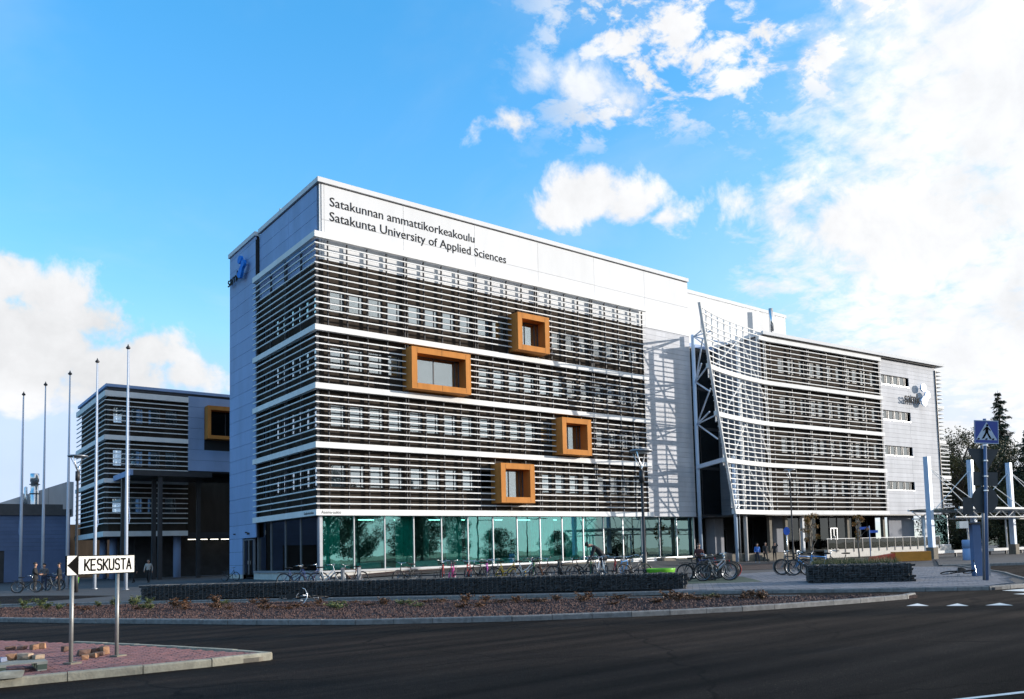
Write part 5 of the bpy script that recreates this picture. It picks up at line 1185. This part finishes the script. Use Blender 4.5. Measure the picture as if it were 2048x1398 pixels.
RKL = [Vector(p) for p in ((-9.04, -18.24), (-4.76, -23.29), (-1.02, -28.09), (2.5, -32.24))]     # line of the rack, metres run s
def rk_(s):
    for a, b in zip(RKL, RKL[1:]):
        L_ = (b - a).length
        if s <= L_ or b is RKL[-1]: return a.lerp(b, s / L_)
        s -= L_
row = [(5.79, BLACK, 'mtb', AR + 2.7, 0, 'black bicycle alone at the start of the rack'), (7.4, RED, 'city', AR + .25, 0, 'red bicycle with black seat next to the pink one'), (7.9, PINK, 'city', AR + 3.3, 1, 'bright pink bicycle with front basket in the rack'), (8.66, RED, 'mtb', AR + .1, 0, 'slim red bicycle between pink and black bicycles'), (9.04, BLACK, 'mtb', AR + 2.9, 0, 'black bicycle with wide flat bars in the rack'), (9.5, (.55, .12, .45), 'city', AR + .2, 1, 'small purple and pink bicycle with dark front bag'), (9.9, GREY, 'city', AR + 3.0, 0, 'grey city bicycle before the yellow bicycle'), (10.35, YEL, 'city', AR - 1.0, 0, 'yellow bicycle standing askew in the rack'),
       (11.2, WHITE, 'city', AR - .9, 1, 'white city bicycle with basket beside the yellow one'), (11.6, GREEN, 'city', AR + .3, 0, 'green bicycle with tall bars in the rack'), (12.05, BROWN, 'city', AR - .4, 0, 'brown ladies bicycle with pale tyres in the rack'), (12.95, GREY, 'mtb', AR - 1.1, 0, 'dark grey bicycle beside the marker post'), (13.7, BLACK, 'city', AR - .8, 1, 'black city bicycle with basket left of the bending man'), (14.1, (.10, .22, .08), 'city', AR + .2, 0, 'dark green bicycle left of the bending man'), (14.4, SILV, 'city', AR - .1, 0, 'silver bicycle with white mudguards by the bending man'), (14.7, WHITE, 'city', AR + .3, 0, 'white bicycle in front of the bending man'), (15.15, RED, 'mtb', AR + .2, 0, 'red bicycle right of the bending man'), (15.5, BLUE, 'mtb', AR - .3, 0, 'blue and black bicycle right of the bending man'), (15.9, BLACK, 'city', AR - .9, 0, 'black bicycle with long rear wheel at the rack end')]
for u, c, s, h, bk, lab in row: p = rk_(u); bicycle(lab, p.x, p.y, .29, h, c, s, random.uniform(-.08, .08), bool(bk), group='bicycles in the long rack')
for x, y, h, c, lab, s, l in ((-8.75, -18.6, -.75, NAVY, 'navy blue bicycle left of the tall block corner', 'city', .06), (-8.3, -19.1, -.35, NAVY, 'dark blue bicycle with white bars at the block corner', 'city', -.05), (-7.75, -19.75, -.80, WHITE, 'white bicycle with sweeping bars in front of the corner glazing', 'city', .05), (-6.95, -20.6, 2.2, BROWN, 'brown and black bicycle between the flat bollards', 'mtb', .08)):
    bicycle(lab, x, y, .26, h, c, s, l, group='bicycles near the corner')
for x, y, h, c, lab, s, l, bk in ((6.25, -30.5, -.75, GREY, 'dark bicycle with black banner in front of the seated stand', 'mtb', .10, 0), (6.9, -30.0, -.72, BLACK, 'black bicycle in the cluster by the long gabion end', 'city', .05, 1), (7.5, -29.4, -.85, SILV, 'silver bicycle with white basket in the cluster', 'city', -.06, 1), (8.3, -28.9, -.72, BLACK, 'black bicycle behind the silver one in the cluster', 'mtb', .08, 0), (6.0, -29.6, -.6, BLACK, 'black bicycle with upright bars at the back of the cluster', 'city', .1, 0), (7.9, -28.4, -.95, NAVY, 'navy bicycle tucked into the cluster', 'mtb', -.08, 0), (9.3, -28.2, -.7, RED, 'dark red bicycle with red rear mudguard in the cluster', 'city', .05, 0)):
    bicycle(lab, x, y, .01, h, c, s, l, bool(bk), group='bicycles on the green pads', scale=1.18)
for x, y, h, c, lab, s, l in ((12.9, -30.1, 2.50, BLACK, 'black bicycle with big wheels behind the short gabion', 'mtb', .06), (13.5, -29.6, 2.45, GREY, 'grey bicycle with silver forks behind the short gabion', 'city', .05), (12.3, -31.2, 2.3, BLACK, 'black bicycle nearest the short gabion corner', 'city', -.05), (12.0, -32.3, 2.4, BLUE, 'light blue bicycle behind the short gabion', 'mtb', .08), (13.2, -30.6, 2.7, BLUE, 'blue mountain bicycle at the back behind the gabion', 'mtb', -.1), (11.6, -33.6, 2.35, BLACK, 'black roadster with curved bars behind the grass gabion', 'city', .02)):
    bicycle(lab, x, y, .01, h, c, s, l, group='bicycles on the green pads', scale=1.18)
bicycle('black bicycle lying on its side in front of the long gabion', -11.0, -25.6, .12, 0, BLACK, 'city', rot=(R_(82), 0, -.75), group='bicycles near the corner')
bicycle('black bicycle lying behind the square service post', 12.6, -38.6, .1, -.5, BLACK, 'mtb', rot=(R_(78), 0, -.6), group='bicycles on the green pads')
for k, (x, y, h, c, lab) in enumerate(((-16.2, 5.4, -.5, BLACK, 'black bicycle held by the leftmost bystander'), (-14.5, 7.3, -.9, GREY, 'grey bicycle behind the group of bystanders'), (-13.3, 17.0, -.7, BLACK, 'black bicycle beneath the low hall wall'), (-12.4, 20.0, -.8, NAVY, 'dark blue bicycle by the rear wing columns'), (-2.4, 10.8, -1.0, BLACK, 'black bicycle in the shade left of the long gabion'))):
    bicycle(lab, x, y, .0, h, c, 'city', .05, group='bicycles in the shaded yard')
# ================================================================== people
M['skin'] = mat('skin', (.42, .24, .17), .6); M['hair_d'] = mat('dark_hair', (.03, .02, .015), .7); M['shoe'] = mat('shoe_leather', (.03, .028, .027), .6)
def cloth(n, c): 
    if n not in M: M[n] = mat(n, c, .85, var=.2, scale=9, bump=.3, bscale=25)
    return M[n]
def person(label, loc, rz, top, bottom, pose=None, coat=False, shoe=None, hair='hair_d', group='people on the plaza', height=1.76, hood=False):
    J = {'pelvis': (0, 0, .95, .135), 'spine': (0, 0, 1.14, .132), 'chest': (0, .0, 1.34, .150), 'neck0': (0, .0, 1.47, .07), 'neck': (0, .01, 1.53, .056), 'head0': (0, .03, 1.60, .082), 'head1': (0, .025, 1.68, .094), 'crown': (0, .01, 1.745, .06)}
    for s, n in ((-1, 'L'), (1, 'R')):
        J.update({'sh' + n: (s * .185, 0, 1.42, .072), 'el' + n: (s * .245, -.03, 1.14, .052), 'wr' + n: (s * .255, .06, .91, .036), 'pa' + n: (s * .252, .085, .84, .036), 'hip' + n: (s * .095, 0, .90, .10), 'kn' + n: (s * .105, .02, .50, .066), 'an' + n: (s * .11, -.03, .10, .046), 'he' + n: (s * .11, -.05, .045, .045), 'to' + n: (s * .125, .13, .035, .036)})
    for k, v in (pose or {}).items(): J[k] = (*v, J[k][3]) if len(v) == 3 else v
    E = [('pelvis', 'spine', 'T'), ('spine', 'chest', 'T'), ('chest', 'neck0', 'T'), ('neck0', 'neck', 'S'), ('neck', 'head0', 'S'), ('head0', 'head1', 'S'), ('head1', 'crown', 'S')]
    for n in 'LR': E += [('chest', 'sh' + n, 'T'), ('sh' + n, 'el' + n, 'T'), ('el' + n, 'wr' + n, 'T'), ('wr' + n, 'pa' + n, 'S'), ('pelvis', 'hip' + n, 'C' if coat else 'B'), ('hip' + n, 'kn' + n, 'B'), ('kn' + n, 'an' + n, 'B'), ('an' + n, 'he' + n, 'H'), ('he' + n, 'to' + n, 'H')]
    # five fingers per hand, nose, ears
    for s, n in ((-1, 'L'), (1, 'R')):
        pa, wr = Vector(J['pa' + n][:3]), Vector(J['wr' + n][:3]); d = (pa - wr).normalized(); side = d.cross(Vector((s, 0, 0)))
        side = side.normalized() if side.length > .1 else Vector((0, 1, 0)); inn = d.cross(side).normalized()
        for i, L_ in enumerate((.075, .085, .08, .062)):
            a = pa + side * (.026 - .0175 * i) + d * .02; J['f%s%d' % (n, i)] = (*(a + d * L_ * .55), .0095); J['g%s%d' % (n, i)] = (*(a + d * L_ + inn * .018 * s), .008); E += [('pa' + n, 'f%s%d' % (n, i), 'S'), ('f%s%d' % (n, i), 'g%s%d' % (n, i), 'S')]
        a = wr.lerp(pa, .5) + side * .035; J['t0' + n] = (*(a + d * .02 + side * .012), .011); J['t1' + n] = (*(a + d * .055 + side * .018), .009); E += [('pa' + n, 't0' + n, 'S'), ('t0' + n, 't1' + n, 'S')]
    h1 = Vector(J['head1'][:3]); nk = Vector(J['neck'][:3]); up = (h1 - nk).normalized(); fw = Vector((0, 1, 0)); fw = (fw - up * fw.dot(up)).normalized()
    J['nose'] = (*(h1 + fw * .108 - up * .03), .014); E.append(('head1', 'nose', 'S'))
    for s in (-1, 1): J['ear%d' % s] = (h1.x + s * .098, *(h1 - up * .02 - fw * .01)[1:], .016); E.append(('head1', 'ear%d' % s, 'S'))
    names = list(J); idx = {n: i for i, n in enumerate(names)}
    me = bpy.data.meshes.new('b'); me.from_pydata([J[n][:3] for n in names], [(idx[a], idx[b]) for a, b, _ in E], []); o = bpy.data.objects.new('b', me); COL.objects.link(o)
    md = o.modifiers.new('s', 'SKIN'); 
    for i, n in enumerate(names):
        sv = me.skin_vertices[0].data[i]; r = J[n][3]; k = 1.0
        if n in ('pelvis', 'spine', 'chest'): sv.radius = (r * 1.12, r * .85)
        else: sv.radius = (r, r)
        sv.use_root = (n == 'pelvis')
    md.use_smooth_shade = True; sb = o.modifiers.new('u', 'SUBSURF'); sb.levels = 1; sb.render_levels = 1
    dg = bpy.context.evaluated_depsgraph_get(); body = bpy.data.meshes.new_from_object(o.evaluated_get(dg)); bpy.data.objects.remove(o)
    mats = {'T': top, 'C': top, 'B': bottom, 'S': M['skin'], 'H': shoe or M['shoe']}; order = ['T', 'B', 'S', 'H']; body.materials.clear()
    for k in order: body.materials.append(mats[k])
    segs_ = [(Vector(J[a][:3]), Vector(J[b][:3]), {'C': 'T'}.get(c, c)) for a, b, c in E]
    for p in body.polygons:
        c = p.center; best = 1e9; bk = 'T'
        for a, b, k in segs_:
            ab = b - a; t = max(0, min(1, (c - a).dot(ab) / ab.length_squared)); dd = (c - a - ab * t).length
            if dd < best: best, bk = dd, k
        p.material_index = order.index(bk)
    t = thing('person', label, 'person', loc, rz, group); t.scale = (height / 1.8,) * 3; body.name = 'body'
    link('body', body, t)
    hb = MB(); n = 12; H = h1 + up * .028 - fw * .022; rx = fw.cross(up)
    for i in range(6):
        a = i / 5 * 1.75
        for k in range(n): b = 2 * math.pi * k / n; r = .108 * math.sin(a); hb.v.append(tuple(H + up * (.108 * math.cos(a)) + (rx * math.cos(b) + fw * math.sin(b) * (1.12 if math.sin(b) < 0 or i < 3 else .80)) * r))
    hb.f = [(i * n + k, i * n + (k + 1) % n, (i + 1) * n + (k + 1) % n, (i + 1) * n + k) for i in range(5) for k in range(n)]; hb.build('hair', M[hair] if isinstance(hair, str) else hair, t, True)
    fc = MB()
    for s in (-1, 1): fc.bar(h1 + rx * (.032 * s) + fw * .086, h1 + rx * (.032 * s) + fw * .094, .016, .010, tuple(up))
    fc.bar(h1 - up * .062 + fw * .078 - rx * .02, h1 - up * .062 + fw * .078 + rx * .02, .012, .008, tuple(up)); fc.build('face_features', M['hair_d'], t)
    if coat:
        P = Vector(J['pelvis'][:3]); C_ = Vector(J['chest'][:3]); ck = MB(); n = 16
        rings = [(C_ + (P - C_) * .1, .19, .14), (C_ + (P - C_) * .6, .19, .145), (P, .20, .16), (P + Vector((0, 0, -.20)), .215, .18)]
        for c, a, b in rings:
            for k in range(n): q_ = 2 * math.pi * k / n; ck.v.append((c.x + a * math.cos(q_), c.y + b * math.sin(q_), c.z))
        ck.f = [(i * n + k, i * n + (k + 1) % n, (i + 1) * n + (k + 1) % n, (i + 1) * n + k) for i in range(len(rings) - 1) for k in range(n)]; ck.build('coat', top, t, True)
    return t
black, jeans, navy_c, dred, bluej, white_c, tan_c, greyc = cloth('black_cloth', (.018, .018, .02)), cloth('jeans', (.03, .045, .09)), cloth('navy_cloth', (.02, .025, .045)), cloth('dark_red_cloth', (.07, .02, .022)), cloth('blue_jacket', (.06, .18, .55)), cloth('white_cloth', (.6, .62, .66)), cloth('pale_jacket', (.36, .35, .33)), cloth('grey_cloth', (.10, .10, .11))
walk = {'knL': (-.105, .16, .50), 'anL': (-.11, .22, .11), 'heL': (-.11, .19, .05), 'toL': (-.12, .37, .05), 'knR': (.105, -.03, .51), 'anR': (.11, -.24, .14), 'heR': (.11, -.28, .10), 'toR': (.12, -.11, .04), 'elL': (-.25, -.10, 1.15), 'wrL': (-.25, -.06, .92), 'paL': (-.25, -.04, .85), 'elR': (.25, .06, 1.15), 'wrR': (.24, .20, .95), 'paR': (.235, .24, .89)}
bend = {'spine': (0, .11, 1.13, .165), 'chest': (0, .28, 1.27, .18), 'neck0': (0, .40, 1.36), 'neck': (0, .45, 1.38), 'head0': (0, .52, 1.38), 'head1': (0, .59, 1.37), 'crown': (0, .645, 1.37), 'shL': (-.185, .34, 1.30), 'shR': (.185, .34, 1.30), 'elL': (-.23, .42, 1.03), 'elR': (.23, .42, 1.03), 'wrL': (-.17, .55, .82), 'wrR': (.17, .55, .82), 'paL': (-.15, .60, .77), 'paR': (.15, .60, .77), 'head1': (0, .585, 1.40)}
hold = {'elL': (-.26, .05, 1.16), 'wrL': (-.16, .26, 1.08), 'paL': (-.13, .33, 1.07), 'elR': (.26, .05, 1.16), 'wrR': (.16, .26, 1.06), 'paR': (.13, .33, 1.05)}
scratch = dict(walk); scratch.update({'elL': (-.34, .10, 1.50), 'wrL': (-.20, .14, 1.68), 'paL': (-.13, .12, 1.70)})
FACE = math.atan2(-.645, .764)
person('man in dark jacket and jeans bending over the bicycles in the rack', (.95, -28.7, .29), .95, black, jeans, bend, True, group='people at the bicycles', height=1.95)
person('man in dark red hoodie standing behind the cluster of bicycles', (12.0, -24.4, .0), math.radians(225) - math.pi / 2, dred, black, hold, False, group='people at the bicycles', height=1.78)
person('person in bright blue jacket and white sleeves walking by the steps', (35.4, -10.3, 0), math.radians(230) - math.pi / 2, bluej, navy_c, walk, False, white_c, height=1.72)
person('person in long black coat between two walkers by the steps', (38.0, -9.2, 0), math.radians(235) - math.pi / 2, black, black, walk, True, height=1.78)
person('person in black with a hand raised to the head by the steps', (40.7, -8.2, 0), math.radians(215) - math.pi / 2, black, black, scratch, False, height=1.74)
person('person in pale open jacket walking in the shaded yard', (-7.0, 15.9, 0), math.radians(240) - math.pi / 2, tan_c, black, walk, False, group='people in the shaded yard', height=1.85)
person('person in black walking behind the direction sign in the yard', (-7.6, 18.0, 0), math.radians(220) - math.pi / 2, black, black, walk, False, group='people in the shaded yard', height=1.80)
person('leftmost bystander in black beside a bicycle at the flagpoles', (-15.7, 5.9, 0), math.radians(-20) - math.pi / 2, black, black, hold, True, group='people in the shaded yard', height=1.82)
person('bystander in dark coat second in the chatting group', (-15.05, 7.2, 0), math.radians(250) - math.pi / 2, greyc, jeans, hold, False, group='people in the shaded yard', height=1.74)
person('bystander in black coat in the middle of the chatting group', (-14.35, 6.3, 0), math.radians(160) - math.pi / 2, black, black, None, True, group='people in the shaded yard', height=1.76)
person('bystander in grey trousers at the right of the chatting group', (-13.55, 6.1, 0), math.radians(200) - math.pi / 2, black, greyc, hold, False, group='people in the shaded yard', height=1.80)
bag = thing('carrier_bag', 'lime green carrier bag hanging beside the right bystander', 'bag', (-13.5, 5.8, .42)); MB().add([(-.14, -.05, 0), (.14, -.05, 0), (.14, .05, 0), (-.14, .05, 0), (-.17, -.03, .38), (.17, -.03, .38), (.17, .03, .38), (-.17, .03, .38)], [(0, 3, 2, 1), (4, 5, 6, 7), (0, 1, 5, 4), (1, 2, 6, 5), (2, 3, 7, 6), (3, 0, 4, 7)]).build('pouch', M['lime'], bag); MB().ring((0, 0, .38), .09, .008, (0, 1, 0), 12, 4).build('handle', M['lime'], bag)
# banner hung on the cycle stand
bn = thing('cycle_stand', 'dark slatted cycle stand panel under the bicycle cluster', 'cycle stand', (6.35, -30.3, 0), -.75)
for i in range(9): MB().box(-.38 + .085 * i, -.315 + .085 * i, -.03, .02, .05 + .02 * abs(i - 4), .72 - .03 * i).build('slat', M['dark'], bn)
MB().box(-.4, -.34, -.03, .03, 0, .75).build('leg', M['dark'], bn); MB().box(.02, .08, -.03, .03, 0, .72).build('leg', M['dark'], bn)
# ================================================================== trees
M['bark'] = mat('bark', (.07, .055, .04), .9, var=.3, scale=8, bump=.5); M['birch'] = mat('grey_bark', (.16, .14, .12), .9, var=.3, scale=8)
M['needle'] = leaf_mat('spruce_needles', (.012, .024, .012), (.035, .05, .02), .9); M['lime_leaf'] = leaf_mat('deciduous_leaves', (.022, .035, .010), (.085, .08, .022), .45); M['autumn'] = leaf_mat('autumn_leaves', (.10, .12, .02), (.34, .13, .02), 2.2)
def spruce_mesh(h, r, seed):
    rr = random.Random(seed); b = MB(); st = MB().tube([(0, 0, 0), (0, 0, h * .6), (0, 0, h)], [h * .013, h * .008, .02], 8); z = h * .12
    while z < h * .985:
        k = 1 - z / h; L0 = r * (k ** .8) * rr.uniform(.8, 1.15) + .15; n = 6 + int(5 * k)
        for i in range(n):
            a = rr.random() * 6.3; L_ = L0 * rr.uniform(.55, 1.1); d = Vector((math.cos(a), math.sin(a), 0)); p = Vector((0, 0, z + rr.uniform(-.15, .15))); tip = p + d * L_ + Vector((0, 0, -.28 * L_ + .12 * L_ * rr.random())); st.tube([p, tip], [.03, .008], 3, False)
            for j in range(int(22 + L_ * 20)):
                t = rr.uniform(.12, 1); c = p.lerp(tip, t) + Vector((rr.gauss(0, .11), rr.gauss(0, .11), rr.gauss(-.09, .12))) * (.6 + L_ * .3); s = rr.uniform(.12, .30); e = (d * rr.uniform(.4, 1) + Vector((rr.gauss(0, .5), rr.gauss(0, .5), rr.gauss(-.35, .3)))).normalized(); w = e.cross(Vector((rr.gauss(0, 1), rr.gauss(0, 1), rr.gauss(0, 1)))).normalized(); b.add([c - e * s, c + w * s * .3, c + e * s, c - w * s * .3], [(0, 1, 2, 3)])
        z += h * .021 + .05
    return st.mesh('trunk', M['bark']), b.mesh('crown', M['needle'])
def broad_mesh(h, r, seed, m, n=6500, leaf=(.16, .36), trunk='bark', low=.16, clumps=34):
    rr = random.Random(seed); st = MB().tube([(0, 0, 0), (.05, .05, h * .3), (rr.gauss(0, .2), rr.gauss(0, .2), h * .75)], [h * .022, h * .016, h * .005], 8); cl = []
    for i in range(clumps):
        u = rr.uniform(low, .96); wd = math.sin(min(1, (u - low + .12) / (1.12 - low)) * math.pi) ** .7; a = rr.random() * 6.3; rad = r * wd * math.sqrt(rr.uniform(.15, 1)); c = Vector((rad * math.cos(a), rad * math.sin(a), h * u)); cl.append((c, r * rr.uniform(.20, .38))); st.tube([(0, 0, h * max(.1, u - .22)), c], [h * .007, .015], 4, False)
    def f(q_): c, s = q_.choice(cl); v = Vector((q_.gauss(0, 1), q_.gauss(0, 1), q_.gauss(0, .75))); v = v.normalized() * s * q_.uniform(.55, 1.05); return tuple(c + v)
    return st.mesh('trunk', M[trunk]), leaf_cloud(rr, n, f, leaf[0], leaf[1], .4).mesh('crown', m)
def tree(name, label, mm, loc, s=1.0, rz=0.0, group='trees beyond the wing', sz=None):
    t = thing(name, label, 'tree', loc, rz, group); t.scale = (s, s, sz or s); link('trunk', mm[0], t); link('crown', mm[1], t); return t
SP, SP2 = spruce_mesh(24, 5.0, 3), spruce_mesh(18, 4.2, 8)
B1, B2, B3 = broad_mesh(16, 5.2, 2, M['lime_leaf'], 19000, clumps=60), broad_mesh(14, 5.0, 5, M['lime_leaf'], 17000, clumps=56), broad_mesh(9, 4.5, 11, M['lime_leaf'], 13000, low=.05, clumps=50)
tree('spruce_tree', 'tall dark spruce rising above the other trees behind the crossing sign', SP, (106, -2, -.2))
tree('broadleaf_tree', 'rounded green tree just right of the curved wing', B1, (86.5, -4.8, -.2), 1.0, .5)
tree('spruce_tree', 'shorter dark spruce right of the tall one', SP2, (98.5, -8.6, -.2), .93, 1.0)
tree('broadleaf_tree', 'dark broad tree between the two spruces', B2, (100.5, -3.4, -.2), 1.1, 2.0)
tree('broadleaf_tree', 'dark broad tree at the right behind the masts', B1, (99, -12.2, -.2), 1.0, 3.1)
tree('broadleaf_tree', 'low bushy tree behind the bus canopy masts', B3, (97, -14.5, -.2), 1.1, 1.2)
tree('broadleaf_tree', 'low bushy tree further right behind the bus canopy', B3, (101, -20.5, -.2), 1.3, 4.0)
tree('broadleaf_tree', 'dark tree filling the gap behind the bushy trees', B2, (112, -9, -.2), 1.05, 5.0)
tree('broadleaf_tree', 'low dark tree left of the tall spruce', B3, (94, -.2, -.2), 1.1, 2.2)
tree('broadleaf_tree', 'bushy dark tree at the far right edge', B3, (110, -22, -.2), 1.5, .3)
tree('broadleaf_tree', 'dark broad tree close behind the rounded one', B2, (93.5, -2.6, -.2), .95, 2.6)
tree('broadleaf_tree', 'dark broad tree under the shorter spruce', B2, (104, -12.5, -.2), 1.1, 1.6)
tree('broadleaf_tree', 'low dense tree at the end of the bus canopy', B3, (91, -9.5, -.2), .9, 3.3)
Y1, Y2 = broad_mesh(4.4, 1.05, 21, M['autumn'], 700, (.10, .22), 'birch', .42, 14), broad_mesh(4.2, .85, 22, M['autumn'], 560, (.10, .20), 'birch', .45, 12)
tree('young_tree', 'young autumn tree with yellow red leaves beside the lamp', Y1, (44.9, -9.5, 0), 1, 0, 'young autumn trees')
tree('young_tree', 'young autumn tree before the glass railing', Y2, (49.5, -11.6, 0), 1, 1, 'young autumn trees')
# the far side of the road, mirrored in the glass: trees and railway poles
for k, (x, y, s, mm) in enumerate(((38, -86, 1.15, B1), (47, -90, 1.0, B2), (53, -82, .9, SP2), (60, -92, 1.05, B2), (78, -104, .75, B1), (92, -110, .85, B3), (112, -112, .7, B3), (128, -108, .7, B3))):
    tree('broadleaf_tree' if mm is not SP2 else 'spruce_tree', 'spruce across the road mirrored in the ground floor glazing' if mm is SP2 else 'broadleaf tree across the road mirrored in the ground floor glazing', mm, (x, y, -.2), s, k, 'trees across the road')
for k, (x, y) in enumerate(((70, -84), (88, -90), (104, -92), (122, -95))):
    t = thing('railway_pole', 'railway catenary pole across the road mirrored in the glazing', 'pole', (x, y, -.12), .3, 'railway poles'); MB().tube([(0, 0, 0), (0, 0, 10.5)], [.2, .14], 8).build('shaft', M['brown'], t); MB().box(-.1, 3.0, -.06, .06, 8.6, 8.75).build('arm', M['dark'], t)
